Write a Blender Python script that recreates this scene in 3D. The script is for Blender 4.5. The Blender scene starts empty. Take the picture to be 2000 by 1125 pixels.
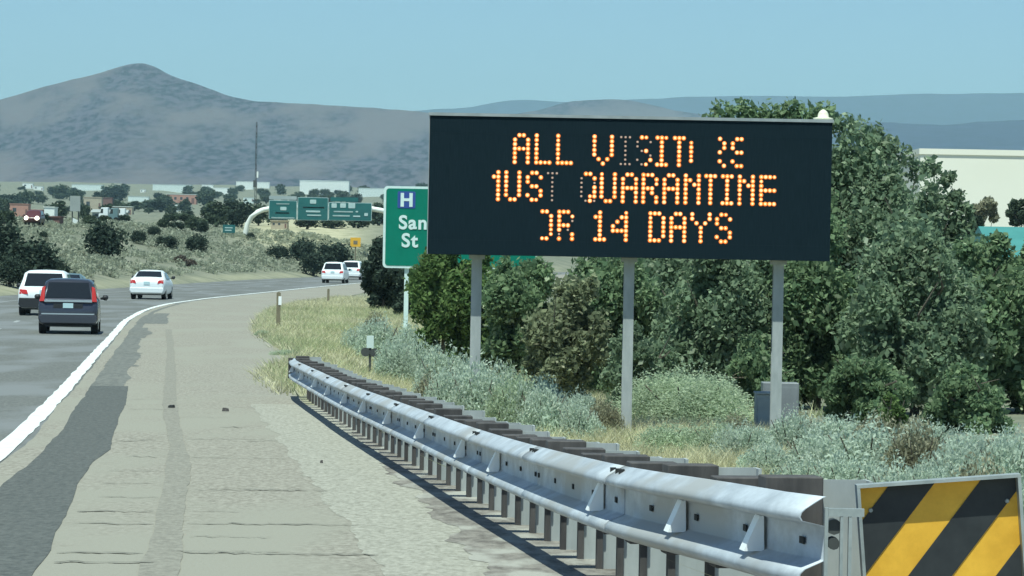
import bpy, math, random
import numpy as np
from mathutils import Matrix, Vector

scene = bpy.context.scene
COL = scene.collection

# ------------------------------------------------------------------ camera, sky, sun, exposure
F = 6500.0                               # focal length in photograph pixels (2000 wide)
CAM = Vector((0.0, 0.0, 2.88))
PITCH = math.atan(73.5 / F)
ROLL = math.radians(1.05)
M3 = Matrix.Rotation(math.pi / 2 - PITCH, 3, 'X') @ Matrix.Rotation(ROLL, 3, 'Z')
cam_data = bpy.data.cameras.new('camera')
cam = bpy.data.objects.new('camera', cam_data)
COL.objects.link(cam)
cam.matrix_world = Matrix.Translation(CAM) @ M3.to_4x4()
cam_data.sensor_width = 36.0
cam_data.lens = 36.0 * F / 2000.0
cam_data.clip_start = 0.1
cam_data.clip_end = 60000.0
scene.camera = cam

SUN_EL = math.radians(69.0)
SUN_AZ = math.atan2(-0.22, -1.0)         # x, y of the direction towards the sun: behind the camera, a little left
S = Vector((math.sin(SUN_AZ) * math.cos(SUN_EL), math.cos(SUN_AZ) * math.cos(SUN_EL), math.sin(SUN_EL)))

world = bpy.data.worlds.new('World')
scene.world = world
world.use_nodes = True
wn = world.node_tree
wn.nodes.clear()
sky = wn.nodes.new('ShaderNodeTexSky')
sky.sky_type = 'NISHITA'
sky.sun_disc = False
sky.sun_elevation = SUN_EL
sky.sun_rotation = SUN_AZ
sky.altitude = 2000.0
sky.air_density = 1.0
sky.dust_density = 0.6
sky.ozone_density = 2.0
tint = wn.nodes.new('ShaderNodeMix')
tint.data_type = 'RGBA'
tint.blend_type = 'MULTIPLY'
tint.inputs[0].default_value = 1.0
tint.inputs[7].default_value = (0.79, 1.0, 1.05, 1)     # the tinted windscreen's cool cast
bg = wn.nodes.new('ShaderNodeBackground')
bg.inputs['Strength'].default_value = 0.096
wo = wn.nodes.new('ShaderNodeOutputWorld')
wn.links.new(sky.outputs[0], tint.inputs[6])
wn.links.new(tint.outputs[2], bg.inputs['Color'])
wn.links.new(bg.outputs[0], wo.inputs['Surface'])

sun_data = bpy.data.lights.new('sun', 'SUN')
sun_data.energy = 4.9
sun_data.angle = math.radians(0.53)
sun_data.color = (0.89, 1.0, 0.91)
sun = bpy.data.objects.new('sun', sun_data)
sun.rotation_euler = S.to_track_quat('Z', 'Y').to_euler()
sun.location = (0, -20, 60)
COL.objects.link(sun)

scene.view_settings.view_transform = 'Standard'
scene.view_settings.look = 'None'
scene.view_settings.exposure = 0.22
scene.view_settings.gamma = 1.0
scene.cycles.use_denoising = True
scene.cycles.max_bounces = 6
scene.cycles.transparent_max_bounces = 8
scene.cycles.volume_bounces = 0

# ------------------------------------------------------------------ survey helpers (pixel of the photograph -> place)
def ray(u, v):
    d = M3 @ Vector(((u - 1000.0) / F, -(v - 562.5) / F, -1.0))
    return d / d.y
def at(u, v, Y):
    return CAM + ray(u, v) * Y
_zt_y = np.array([-80, 0, 14, 21.7, 29, 40, 55.5, 75, 100, 130, 170, 5000.])
_zt_z = 2.88 + np.array([-0.2, -1.05, -1.60, -1.90, -2.07, -2.30, -2.53, -2.69, -2.80, -2.86, -2.88, -2.88])
_fy = np.arange(-70, 460, 0.5)
_fz = np.interp(_fy, _zt_y, _zt_z)
_k = np.ones(15) / 15
_fz2 = np.convolve(np.pad(_fz, 7, mode='edge'), _k, mode='valid')
def zr(y):
    return np.interp(y, _fy, _fz2)
def gpt(u, v):
    """point of the road surface seen at a pixel"""
    r = ray(u, v)
    lo, hi = 6.0, 450.0
    for _ in range(60):
        m = 0.5 * (lo + hi)
        if CAM.z + r.z * m > zr(m): lo = m
        else: hi = m
    y = 0.5 * (lo + hi)
    return r.x * y, y

_edge = [gpt(u, v) for u, v in [(0, 888), (50, 837), (100, 788), (150, 733), (181, 698), (216, 660), (246, 625), (281, 606),
                                (326, 593.5), (402, 583), (470, 576), (520, 571), (600, 562.5), (690, 554)]]
_ex = np.array([p[0] for p in _edge]); _ey = np.array([p[1] for p in _edge])
sl0 = (_ex[1] - _ex[0]) / (_ey[1] - _ey[0])
ny = np.array([-60.0]); nx = np.array([_ex[0] + sl0 * (-60 - _ey[0]) * 0.8])
sl1 = (_ex[-1] - _ex[-3]) / (_ey[-1] - _ey[-3])
fy, fx, sl = [_ey[-1]], [_ex[-1]], sl1
while fy[-1] < 1500:
    sl += 0.02
    fy.append(fy[-1] + 20); fx.append(fx[-1] + 20 * min(sl, 0.9))
_ey = np.concatenate([ny, _ey, fy[1:]]); _ex = np.concatenate([nx, _ex, fx[1:]])
_dy = np.arange(-60, 1500, 1.0)
_dx = np.interp(_dy, _ey, _ex)
_dx = np.convolve(np.pad(_dx, 6, mode='edge'), np.ones(13) / 13, mode='valid')
def edge(y):
    return np.interp(y, _dy, _dx)

_rp = [at(570, 697, 55.5), at(830, 803, 29.0), at(1000, 869, 21.7), at(1300, 928, 14.3), at(1612, 990, 12.4)]
_ry = np.array([12.4, 14.3, 21.7, 29.0, 55.5]); _rx = np.array([p.x for p in _rp][::-1])
_ry2 = np.arange(11, 57, 0.25)
_rxx = np.interp(_ry2, _ry, _rx, left=None)
_rxx = np.convolve(np.pad(_rxx, 8, mode='reflect', reflect_type='odd'), np.ones(17) / 17, mode='valid')
def railx(y):
    y = np.asarray(y, dtype=float)
    base = np.interp(y, _ry2, _rxx)
    base = np.where(y > 55.5, np.interp(55.5, _ry2, _rxx) - (y - 55.5) * 0.11, base)
    base = np.where(y < 12.4, np.interp(12.4, _ry2, _rxx) + (12.4 - y) * 0.22, base)
    return base

def ss(t):
    t = np.clip(t, 0, 1)
    return t * t * (3 - 2 * t)
_nr = np.random.RandomState(7)
_lat = _nr.rand(256, 256)
def vnoise(x, y):
    xi = np.floor(x).astype(int); yi = np.floor(y).astype(int)
    fx_ = x - xi; fy_ = y - yi
    fx_ = fx_ * fx_ * (3 - 2 * fx_); fy_ = fy_ * fy_ * (3 - 2 * fy_)
    a = _lat[xi % 256, yi % 256]; b = _lat[(xi + 1) % 256, yi % 256]
    c = _lat[xi % 256, (yi + 1) % 256]; d = _lat[(xi + 1) % 256, (yi + 1) % 256]
    return (a * (1 - fx_) + b * fx_) * (1 - fy_) + (c * (1 - fx_) + d * fx_) * fy_
def fbm(x, y, o=4):
    x = np.asarray(x, float); y = np.asarray(y, float)
    s = 0; a = 0.5
    for i in range(o):
        s = s + a * (vnoise(x + 17.3 * i, y + 9.1 * i) - 0.5); x = x * 2.03; y = y * 2.03; a *= 0.5
    return s

def plain(d):
    u = np.clip(d - 300, 0, 2300)
    return 4.2 + 0.006 * u + 6e-6 * u * u
_se = sorted([gpt(u, v) for u, v in [(576, 700), (556, 690), (530, 674), (508, 660), (493, 646), (496, 632), (508, 618), (530, 604), (575, 592), (640, 584), (690, 575)]], key=lambda p: p[1])
_sey = np.array([p[1] for p in _se] + [230., 300., 1500.]); _sex = np.array([p[0] for p in _se]); _sex = np.concatenate([_sex, edge(np.array([230., 300., 1500.])) + 4.5])
def shoulder_right(y):
    """right edge of the paved and gravelled shoulder"""
    y = np.asarray(y, dtype=float)
    near = railx(y) - 0.15
    t = ss((y - 54) / np.maximum(_sey[0] - 54, 4.0))
    return near * (1 - t) + np.interp(y, _sey, _sex) * t
def H(x, y):
    x = np.asarray(x, float); y = np.asarray(y, float)
    z = zr(y)
    e = edge(np.clip(y, -60, 1490))
    P = plain(y)
    tl = e - 10.2 - x
    nl = fbm(x / 26, y / 26, 4)
    left = np.clip(tl, 0, None) * 0.20 * ss((y - 60) / 120) + np.clip(tl, 0, None) * 0.03
    capl = P * (1 + 0.0 * y) + nl * 3.0 * ss(tl / 30)
    left = np.minimum(left, capl) * 0.5 + 0.5 * capl * (1 - np.exp(-left / np.maximum(capl, 0.5)))
    left = left + nl * 0.9 * ss(tl / 8)
    sr = np.minimum(shoulder_right(y), e + 60)
    tr = x - sr
    ditch = -0.5 * ss((tr - 0.5) / 3.0) * (1 - ss((y - 80) / 50))
    right = np.clip(tr - 6, 0, None) * 0.05 * ss((y - 130) / 150)
    right = np.minimum(right, P * ss((y - 150) / 200))
    z = z + np.where(tl > 0, left, 0) + np.where(tr > 0, ditch + right + fbm(x / 5, y / 5, 3) * 0.25 * ss(tr / 2), 0)
    inside = (tl < 0.3) & (tr < 0.0) & (y < 900)
    far = ss((y - 700) / 500)
    z = z * (1 - far) + (P + nl * 4) * far
    return z - np.where(inside & (y < 700), 0.07, 0.0)
def hz(x, y):
    return float(H(np.array([x]), np.array([y]))[0])
def tpt(u, v, y0=60.0):
    """first point of the terrain seen at a pixel"""
    r = ray(u, v)
    ys = np.geomspace(y0, 9000, 1500)
    zz = CAM.z + r.z * ys
    h = H(r.x * ys, ys)
    k = np.nonzero(zz <= h)[0]
    i = k[0] if len(k) else len(ys) - 1
    y = float(ys[i])
    return Vector((r.x * y, y, float(h[i])))

# ------------------------------------------------------------------ materials
def lin(c):
    return tuple(((x / 255.0) / 12.92 if x <= 10 else (((x / 255.0) + 0.055) / 1.055) ** 2.4) for x in c)
MATS = {}
def pmat(name, c1, c2=None, scale=4.0, rough=0.8, bump=0.0, metal=0.0, detail=6.0, c3=None, scale3=0.3, stretch=None, emit=0.0, spec=None, bscale=None, lo=0.35, hi=0.65):
    m = bpy.data.materials.new(name); m.use_nodes = True
    nt = m.node_tree; bs = nt.nodes['Principled BSDF']
    bs.inputs['Roughness'].default_value = rough
    bs.inputs['Metallic'].default_value = metal
    if spec is not None: bs.inputs['Specular IOR Level'].default_value = spec
    if c2 is None:
        bs.inputs['Base Color'].default_value = (*c1, 1)
    tc = nt.nodes.new('ShaderNodeTexCoord')
    mp = nt.nodes.new('ShaderNodeMapping')
    if stretch: mp.inputs['Scale'].default_value = stretch
    nt.links.new(tc.outputs['Object'], mp.inputs['Vector'])
    out = None
    if c2 is not None:
        no = nt.nodes.new('ShaderNodeTexNoise'); no.inputs['Scale'].default_value = scale; no.inputs['Detail'].default_value = detail
        no.inputs['Roughness'].default_value = 0.65
        nt.links.new(mp.outputs[0], no.inputs['Vector'])
        cr = nt.nodes.new('ShaderNodeValToRGB')
        cr.color_ramp.elements[0].color = (*c1, 1); cr.color_ramp.elements[1].color = (*c2, 1)
        cr.color_ramp.elements[0].position = lo; cr.color_ramp.elements[1].position = hi
        nt.links.new(no.outputs['Fac'], cr.inputs[0])
        out = cr.outputs[0]
        if c3 is not None:
            n3 = nt.nodes.new('ShaderNodeTexNoise'); n3.inputs['Scale'].default_value = scale3; n3.inputs['Detail'].default_value = 8
            nt.links.new(mp.outputs[0], n3.inputs['Vector'])
            r3 = nt.nodes.new('ShaderNodeValToRGB'); r3.color_ramp.elements[0].position = 0.47; r3.color_ramp.elements[1].position = 0.6
            nt.links.new(n3.outputs['Fac'], r3.inputs[0])
            mx = nt.nodes.new('ShaderNodeMix'); mx.data_type = 'RGBA'
            nt.links.new(r3.outputs[0], mx.inputs[0]); nt.links.new(out, mx.inputs[6]); mx.inputs[7].default_value = (*c3, 1)
            out = mx.outputs[2]
        nt.links.new(out, bs.inputs['Base Color'])
    if bump:
        nb = nt.nodes.new('ShaderNodeTexNoise'); nb.inputs['Scale'].default_value = bscale or scale * 3; nb.inputs['Detail'].default_value = 8
        nt.links.new(mp.outputs[0], nb.inputs['Vector'])
        bp = nt.nodes.new('ShaderNodeBump'); bp.inputs['Strength'].default_value = bump; bp.inputs['Distance'].default_value = 0.02
        nt.links.new(nb.outputs['Fac'], bp.inputs['Height']); nt.links.new(bp.outputs[0], bs.inputs['Normal'])
    if emit:
        bs.inputs['Emission Color'].default_value = (*c1, 1); bs.inputs['Emission Strength'].default_value = emit
    MATS[name] = m
    return m
def leafmat(name, c1, c2, c3=None, trans=0.25):
    m = bpy.data.materials.new(name); m.use_nodes = True
    nt = m.node_tree; nt.nodes.clear()
    g = nt.nodes.new('ShaderNodeNewGeometry')
    cr = nt.nodes.new('ShaderNodeValToRGB')
    cr.color_ramp.elements[0].color = (*c1, 1); cr.color_ramp.elements[1].color = (*c2, 1)
    if c3:
        e = cr.color_ramp.elements.new(0.93); e.color = (*c2, 1); cr.color_ramp.elements[-1].color = (*c3, 1)
    nt.links.new(g.outputs['Random Per Island'], cr.inputs[0])
    tc = nt.nodes.new('ShaderNodeTexCoord'); no = nt.nodes.new('ShaderNodeTexNoise'); no.inputs['Scale'].default_value = 0.9
    no.inputs['Detail'].default_value = 3
    nt.links.new(tc.outputs['Object'], no.inputs['Vector'])
    mr = nt.nodes.new('ShaderNodeMapRange'); mr.inputs[1].default_value = 0.3; mr.inputs[2].default_value = 0.7; mr.inputs[3].default_value = 0.75; mr.inputs[4].default_value = 1.25
    nt.links.new(no.outputs['Fac'], mr.inputs[0])
    hs = nt.nodes.new('ShaderNodeHueSaturation')
    nt.links.new(cr.outputs[0], hs.inputs['Color']); nt.links.new(mr.outputs[0], hs.inputs['Value'])
    d = nt.nodes.new('ShaderNodeBsdfDiffuse'); t = nt.nodes.new('ShaderNodeBsdfTranslucent'); mx = nt.nodes.new('ShaderNodeMixShader')
    mx.inputs[0].default_value = trans
    nt.links.new(hs.outputs[0], d.inputs['Color']); nt.links.new(hs.outputs[0], t.inputs['Color'])
    nt.links.new(d.outputs[0], mx.inputs[1]); nt.links.new(t.outputs[0], mx.inputs[2])
    o = nt.nodes.new('ShaderNodeOutputMaterial'); nt.links.new(mx.outputs[0], o.inputs['Surface'])
    MATS[name] = m
    return m

# ------------------------------------------------------------------ mesh helpers
def tag(o, label=None, cat=None, group=None, kind=None):
    if label: o['label'] = label
    if cat: o['category'] = cat
    if group: o['group'] = group
    if kind: o['kind'] = kind
    return o
def link(name, me, parent=None):
    o = bpy.data.objects.new(name, me); COL.objects.link(o)
    if parent is not None: o.parent = parent
    return o
def empty(name, loc=(0, 0, 0), rz=0.0):
    o = bpy.data.objects.new(name, None); COL.objects.link(o)
    o.location = loc; o.rotation_euler = (0, 0, rz); o.empty_display_size = 0.3
    return o
def copy_tree(o, parent=None):
    c = o.copy(); COL.objects.link(c); c.parent = parent
    for ch in o.children: copy_tree(ch, c)
    return c
class MB:
    def __init__(s): s.v = []; s.f = []
    def add(s, vs, fs):
        n = len(s.v); s.v += [tuple(p) for p in vs]; s.f += [tuple(n + i for i in f) for f in fs]; return s
    def box(s, x0, x1, y0, y1, z0, z1):
        return s.add([(x0, y0, z0), (x1, y0, z0), (x1, y1, z0), (x0, y1, z0), (x0, y0, z1), (x1, y0, z1), (x1, y1, z1), (x0, y1, z1)],
                     [(0, 3, 2, 1), (4, 5, 6, 7), (0, 1, 5, 4), (1, 2, 6, 5), (2, 3, 7, 6), (3, 0, 4, 7)])
    def tube(s, pts, rad, n=8, caps=True):
        pts = [Vector(p) for p in pts]
        if not hasattr(rad, '__len__'): rad = [rad] * len(pts)
        base = len(s.v)
        for i, p in enumerate(pts):
            t = (pts[min(i + 1, len(pts) - 1)] - pts[max(i - 1, 0)]).normalized()
            a = Vector((1, 0, 0)) if abs(t.x) < 0.8 else Vector((0, 1, 0))
            u = t.cross(a).normalized(); w = t.cross(u)
            for k in range(n):
                q = p + (u * math.cos(2 * math.pi * k / n) + w * math.sin(2 * math.pi * k / n)) * rad[i]
                s.v.append(tuple(q))
        for i in range(len(pts) - 1):
            for k in range(n):
                a = base + i * n + k; b = base + i * n + (k + 1) % n
                s.f.append((a, b, b + n, a + n))
        if caps:
            s.f.append(tuple(base + k for k in range(n))[::-1]); s.f.append(tuple(base + (len(pts) - 1) * n + k for k in range(n)))
        return s
    def prism(s, poly, a, b, axis='y'):
        """polygon (two coords) pushed along an axis from a to b"""
        def mk(p, t):
            return {'y': (p[0], t, p[1]), 'x': (t, p[0], p[1]), 'z': (p[0], p[1], t)}[axis]
        n = len(poly); vs = [mk(p, a) for p in poly] + [mk(p, b) for p in poly]
        return s.add(vs, [tuple(range(n)), tuple(range(n, 2 * n))[::-1]] + [(i, i + n, (i + 1) % n + n, (i + 1) % n) for i in range(n)])
    def build(s, name, mat, parent=None, smooth=False, bevel=0.0):
        me = bpy.data.meshes.new(name)
        me.from_pydata(s.v, [], s.f); me.validate()
        import bmesh
        bm = bmesh.new(); bm.from_mesh(me); bmesh.ops.recalc_face_normals(bm, faces=bm.faces)
        if bevel: bmesh.ops.bevel(bm, geom=bm.edges[:], offset=bevel, segments=1, affect='EDGES', clamp_overlap=True)
        bm.to_mesh(me); bm.free()
        me.materials.append(mat)
        if smooth: me.polygons.foreach_set('use_smooth', [True] * len(me.polygons))
        return link(name, me, parent)
def fastmesh(name, verts, nper, mat):
    """verts (N*nper,3): N separate polygons of nper corners"""
    verts = np.asarray(verts, dtype=np.float32).reshape(-1, 3)
    N = len(verts) // nper
    me = bpy.data.meshes.new(name)
    me.vertices.add(len(verts)); me.vertices.foreach_set('co', verts.ravel())
    me.loops.add(len(verts)); me.loops.foreach_set('vertex_index', np.arange(len(verts), dtype=np.int32))
    me.polygons.add(N); me.polygons.foreach_set('loop_start', np.arange(0, N * nper, nper, dtype=np.int32))
    me.polygons.foreach_set('loop_total', np.full(N, nper, dtype=np.int32))
    me.update(calc_edges=True); me.materials.append(mat)
    return me
def gridmesh(name, X, Y, Z, mat, smooth=True):
    r, c = X.shape
    v = np.stack([X, Y, Z], -1).reshape(-1, 3)
    i = np.arange(r * c).reshape(r, c)
    f = np.stack([i[:-1, :-1], i[:-1, 1:], i[1:, 1:], i[1:, :-1]], -1).reshape(-1, 4)
    me = bpy.data.meshes.new(name)
    me.vertices.add(len(v)); me.vertices.foreach_set('co', v.astype(np.float32).ravel())
    me.loops.add(f.size); me.loops.foreach_set('vertex_index', f.astype(np.int32).ravel())
    me.polygons.add(len(f)); me.polygons.foreach_set('loop_start', np.arange(0, f.size, 4, dtype=np.int32))
    me.polygons.foreach_set('loop_total', np.full(len(f), 4, dtype=np.int32))
    if smooth: me.polygons.foreach_set('use_smooth', np.ones(len(f), dtype=bool))
    me.update(calc_edges=True); me.materials.append(mat)
    return me

# ------------------------------------------------------------------ material set
pmat('lane_asphalt', (0.095, 0.098, 0.088), (0.178, 0.178, 0.16), scale=20.0, rough=0.85, bump=0.35, bscale=40, c3=(0.185, 0.19, 0.185), scale3=0.5, stretch=(1, 0.3, 1))
pmat('shoulder_chip', (0.20, 0.18, 0.142), (0.345, 0.318, 0.26), scale=22.0, rough=0.95, bump=0.6, bscale=30, c3=(0.285, 0.268, 0.215), scale3=0.5, stretch=(1, 0.28, 1))
pmat('dark_patch', (0.066, 0.07, 0.063), (0.122, 0.125, 0.112), scale=22.0, rough=0.9, bump=0.5, bscale=40, stretch=(1, 0.3, 1))
pmat('worn_patch', (0.11, 0.113, 0.10), (0.20, 0.197, 0.17), scale=9.0, rough=0.9, bump=0.4, bscale=40, stretch=(1, 0.3, 1))
pmat('seal_strip', (0.195, 0.18, 0.145), (0.285, 0.265, 0.215), scale=22.0, rough=0.9, bump=0.5, bscale=40, stretch=(1, 0.3, 1))
pmat('crack', (0.13, 0.122, 0.098), (0.26, 0.245, 0.20), scale=5.0, rough=0.95)
pmat('pale_gravel', (0.235, 0.222, 0.178), (0.405, 0.385, 0.32), scale=22.0, rough=1.0, bump=1.0, bscale=28, stretch=(1, 0.3, 1))
pmat('brown_gravel', (0.115, 0.10, 0.085), (0.27, 0.245, 0.21), scale=10.0, rough=1.0, bump=1.0, bscale=26, c3=(0.35, 0.335, 0.29), scale3=3.0, stretch=(1, 0.3, 1))
pmat('line_paint', (0.62, 0.64, 0.60), (0.80, 0.82, 0.78), scale=5.0, rough=0.7)
pmat('line_paint_worn', (0.24, 0.25, 0.24), (0.42, 0.43, 0.42), scale=3.0, rough=0.8)

# ------------------------------------------------------------------ terrain: one sheet to the horizon
m = pmat('ground_cover', (0.12, 0.135, 0.09), (0.23, 0.225, 0.16), scale=0.35, rough=1.0, bump=0.6, bscale=2.0, detail=10)
nt = m.node_tree
bs = nt.nodes['Principled BSDF']; prev = bs.inputs['Base Color'].links[0].from_socket
att = nt.nodes.new('ShaderNodeAttribute'); att.attribute_name = 'dry'
mx = nt.nodes.new('ShaderNodeMix'); mx.data_type = 'RGBA'
n2 = nt.nodes.new('ShaderNodeTexNoise'); n2.inputs['Scale'].default_value = 0.6; n2.inputs['Detail'].default_value = 8
tcn = nt.nodes.new('ShaderNodeTexCoord'); nt.links.new(tcn.outputs['Object'], n2.inputs['Vector'])
r2 = nt.nodes.new('ShaderNodeValToRGB')
r2.color_ramp.elements[0].color = (0.32, 0.30, 0.17, 1); r2.color_ramp.elements[1].color = (0.50, 0.46, 0.30, 1)
r2.color_ramp.elements[0].position = 0.35; r2.color_ramp.elements[1].position = 0.65
nt.links.new(n2.outputs['Fac'], r2.inputs[0])
nt.links.new(att.outputs['Fac'], mx.inputs[0]); nt.links.new(prev, mx.inputs[6]); nt.links.new(r2.outputs[0], mx.inputs[7])
nt.links.new(mx.outputs[2], bs.inputs['Base Color'])

rows = np.concatenate([np.arange(-35, 150, 1.0), np.arange(150, 420, 2.0), np.geomspace(420, 14500, 110)])
inner = np.arange(-0.24, 0.2401, 0.0024)
cols = np.concatenate([-np.geomspace(0.25, 1.3, 26)[::-1], inner, np.geomspace(0.25, 1.3, 26)])
RY, CS = np.meshgrid(rows, cols, indexing='ij')
GX = np.clip(CS * (RY + 42), -8200, 8200)
GZ = H(GX, RY)
me = gridmesh('ground', GX, RY, GZ, MATS['ground_cover'])
b = GX / np.maximum(RY, 1)
dry = ss(1 - np.abs((b * F + 1000 - 590) / 190)) * ss((RY - 330) / 60) * (1 - ss((RY - 800) / 300)) * 1.4
verge = ss((GX - shoulder_right(RY)) / 0.6) * (1 - ss((RY - 150) / 80)) * (1 - ss((GX - shoulder_right(RY) - 3.0 - RY * 0.035) / 3.0)) * (0.65 + 0.9 * fbm(GX / 3, RY / 3))
roadside = 0.6 * ss(1 - np.abs((edge(np.clip(RY, -60, 1490)) - 11.2 - GX) / 1.6)) * ss((RY - 100) / 40) * (1 - ss((RY - 450) / 100)) * (0.6 + 1.2 * fbm(GX / 4, RY / 6))
dry = np.clip(dry + verge + roadside, 0, 1)
a = me.attributes.new('dry', 'FLOAT', 'POINT'); a.data.foreach_set('value', dry.ravel().astype(np.float32))
tag(link('ground', me), 'dry sandy ground with grey green cover', kind='structure')

# ------------------------------------------------------------------ road sheets
def ribbon(name, lf, rf, y0, y1, dz, mat, step=1.0, n=4, parent=None, jit=0.0, seed=0):
    ys = np.arange(y0, y1 + 1e-6, step)
    L = np.array([lf(y) for y in ys]); R = np.array([rf(y) for y in ys])
    if jit:
        rg = np.random.RandomState(seed)
        def wander():
            a_ = rg.normal(0, 1, len(ys) + 8); a_ = np.convolve(a_, np.ones(5) / 5, mode='valid')[:len(ys)] * 1.9
            return a_ * jit + rg.normal(0, jit * 0.25, len(ys))
        L = L + wander(); R = R + wander()
    t = np.linspace(0, 1, n)
    X = L[:, None] * (1 - t) + R[:, None] * t
    Y = np.repeat(ys[:, None], n, 1)
    Z = zr(Y) + dz
    o = link(name, gridmesh(name, X, Y, Z, mat), parent)
    return o
def pxpoly(pts):
    w = sorted([gpt(u, v) for u, v in pts], key=lambda p: p[1])
    xs = np.array([p[0] for p in w]); ys = np.array([p[1] for p in w])
    return ys, xs
road = ribbon('road', lambda y: float(edge(y)) - 10.4, lambda y: float(edge(y)) + 0.35, -30, 690, 0.0, MATS['lane_asphalt'], 2.0, 6)
tag(road, 'grey asphalt traffic lanes curving right', kind='structure')
shoulder = ribbon('shoulder', lambda y: float(edge(y)) + 0.34, lambda y: float(shoulder_right(y)) + 0.25, -30, 420, 0.004, MATS['shoulder_chip'], 1.0, 8)
tag(shoulder, 'pale chip sealed shoulder with cracks and dark patches', kind='structure')
rgl = random.Random(3)
wob = [rgl.uniform(-0.02, 0.02) for _ in range(900)]
def linef(off, w):
    return (lambda y: float(edge(y)) + off - w / 2 + wob[int(y + 60) % 900]), (lambda y: float(edge(y)) + off + w / 2 + wob[int(y + 160) % 900])
l, r = linef(0.0, 0.24)
ribbon('edge_line', l, r, -30, 400, 0.008, MATS['line_paint'], 1.0, 2, parent=road)
for k in range(-2, 30):
    y0 = 6 + k * 12.2
    l, r = linef(-3.75, 0.16)
    ribbon('lane_dash', l, r, y0, y0 + 3.2, 0.008, MATS['line_paint_worn'], 0.8, 2, parent=road)
l, r = linef(-7.6, 0.14)
ribbon('left_edge_line', l, r, -30, 400, 0.008, MATS['line_paint_worn'], 1.0, 2, parent=road)
# old pale paving strip between edge line and patch
ribbon('pale_strip', lambda y: float(edge(y)) + 0.16, lambda y: float(edge(y)) + 0.42, -30, 160, 0.0085, MATS['shoulder_chip'], 1.0, 2, parent=shoulder, jit=0.02, seed=4)
# dark repair patch, its right edge surveyed
py, px = pxpoly([(40, 1170), (60, 1125), (100, 1080), (110, 1040), (135, 1000), (150, 950), (180, 905), (215, 880), (225, 840), (235, 810), (246, 790), (250, 755)])
py2 = py; px2 = px
pl_y, pl_x = pxpoly([(-230, 1180), (-160, 1120), (-60, 1010), (0, 945), (60, 890), (100, 845), (140, 800), (165, 765), (178, 752)])
ribbon('asphalt_patch', lambda y: float(np.interp(y, pl_y, pl_x)), lambda y: float(np.interp(y, py2, px2)), 15.5, float(py2[-1]), 0.008, MATS['dark_patch'], 0.5, 3, parent=shoulder, jit=0.008, seed=8)
for i, (vals) in enumerate([((172, 750), (238, 750), (176, 730), (225, 730)), ((205, 715), (256, 715), (222, 702), (258, 702)),
                            ((216, 690), (270, 690), (232, 668), (268, 668)), ((240, 660), (280, 660), (256, 640), (300, 640)), ((268, 632), (322, 632), (300, 612), (335, 612))]):
    a0, a1, b0, b1 = [gpt(*p) for p in vals]
    y0, y1 = a0[1], b0[1]
    ribbon('worn_patch', lambda y, a0=a0, b0=b0, y0=y0, y1=y1: a0[0] + (b0[0] - a0[0]) * (y - y0) / (y1 - y0), lambda y, a1=a1, b1=b1, y0=y0, y1=y1: a1[0] + (b1[0] - a1[0]) * (y - y0) / (y1 - y0),
           y0, y1, 0.008, MATS['worn_patch'], max(0.3, (y1 - y0) / 8), 3, parent=shoulder, jit=0.12, seed=20 + i)
def wstrip(y): return 0.42 + (0.62 + 0.45 * float(fbm(np.array([y / 9.0]), np.array([3.3]), 4)[0])) * float(1 - 0.75 * ss((y - 60) / 110))
ribbon('worn_strip', lambda y: float(edge(y)) + 0.43, lambda y: float(edge(y)) + wstrip(y), float(py2[-1]) - 0.3, 165, 0.006, MATS['worn_patch'], 0.6, 3, parent=shoulder, jit=0.03, seed=33)
# darker sealed joint running along the shoulder
sl_y, sl_x = pxpoly([(262, 1180), (272, 1140), (283, 1090), (300, 1010), (322, 930), (330, 880), (324, 830), (318, 785), (322, 730), (326, 680), (322, 640), (330, 610)])
sr_y, sr_x = pxpoly([(350, 1180), (350, 1140), (350, 1090), (362, 1000), (366, 950), (374, 910), (362, 870), (352, 830), (345, 785), (344, 730), (340, 680), (334, 640), (341, 610)])
ribbon('sealed_joint', lambda y: float(np.interp(y, sl_y, sl_x)), lambda y: float(np.interp(y, sr_y, sr_x)), 15.5, 110, 0.008, MATS['seal_strip'], 0.6, 3, parent=shoulder, jit=0.012, seed=9)
# gravel beside the rail
gl_y, gl_x = pxpoly([(760, 1140), (720, 1085), (690, 1045), (640, 985), (600, 930), (570, 890), (535, 850), (505, 815), (490, 780), (500, 740), (505, 710)])
ribbon('gravel_edge', lambda y: float(np.interp(y, gl_y, gl_x)), lambda y: float(railx(y)) + 0.9, 10.0, 52, 0.006, MATS['pale_gravel'], 0.25, 4, parent=shoulder, jit=0.035, seed=10)
bg_y, bg_x = pxpoly([(955, 1120), (880, 1040), (800, 960), (720, 880), (690, 850), (650, 815), (625, 790), (610, 775)])
ribbon('brown_gravel_edge', lambda y: float(np.interp(y, bg_y, bg_x)), lambda y: float(railx(y)) + 0.95, 10.0, 55, 0.0085, MATS['brown_gravel'], 0.25, 4, parent=shoulder, jit=0.06, seed=11)
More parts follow.
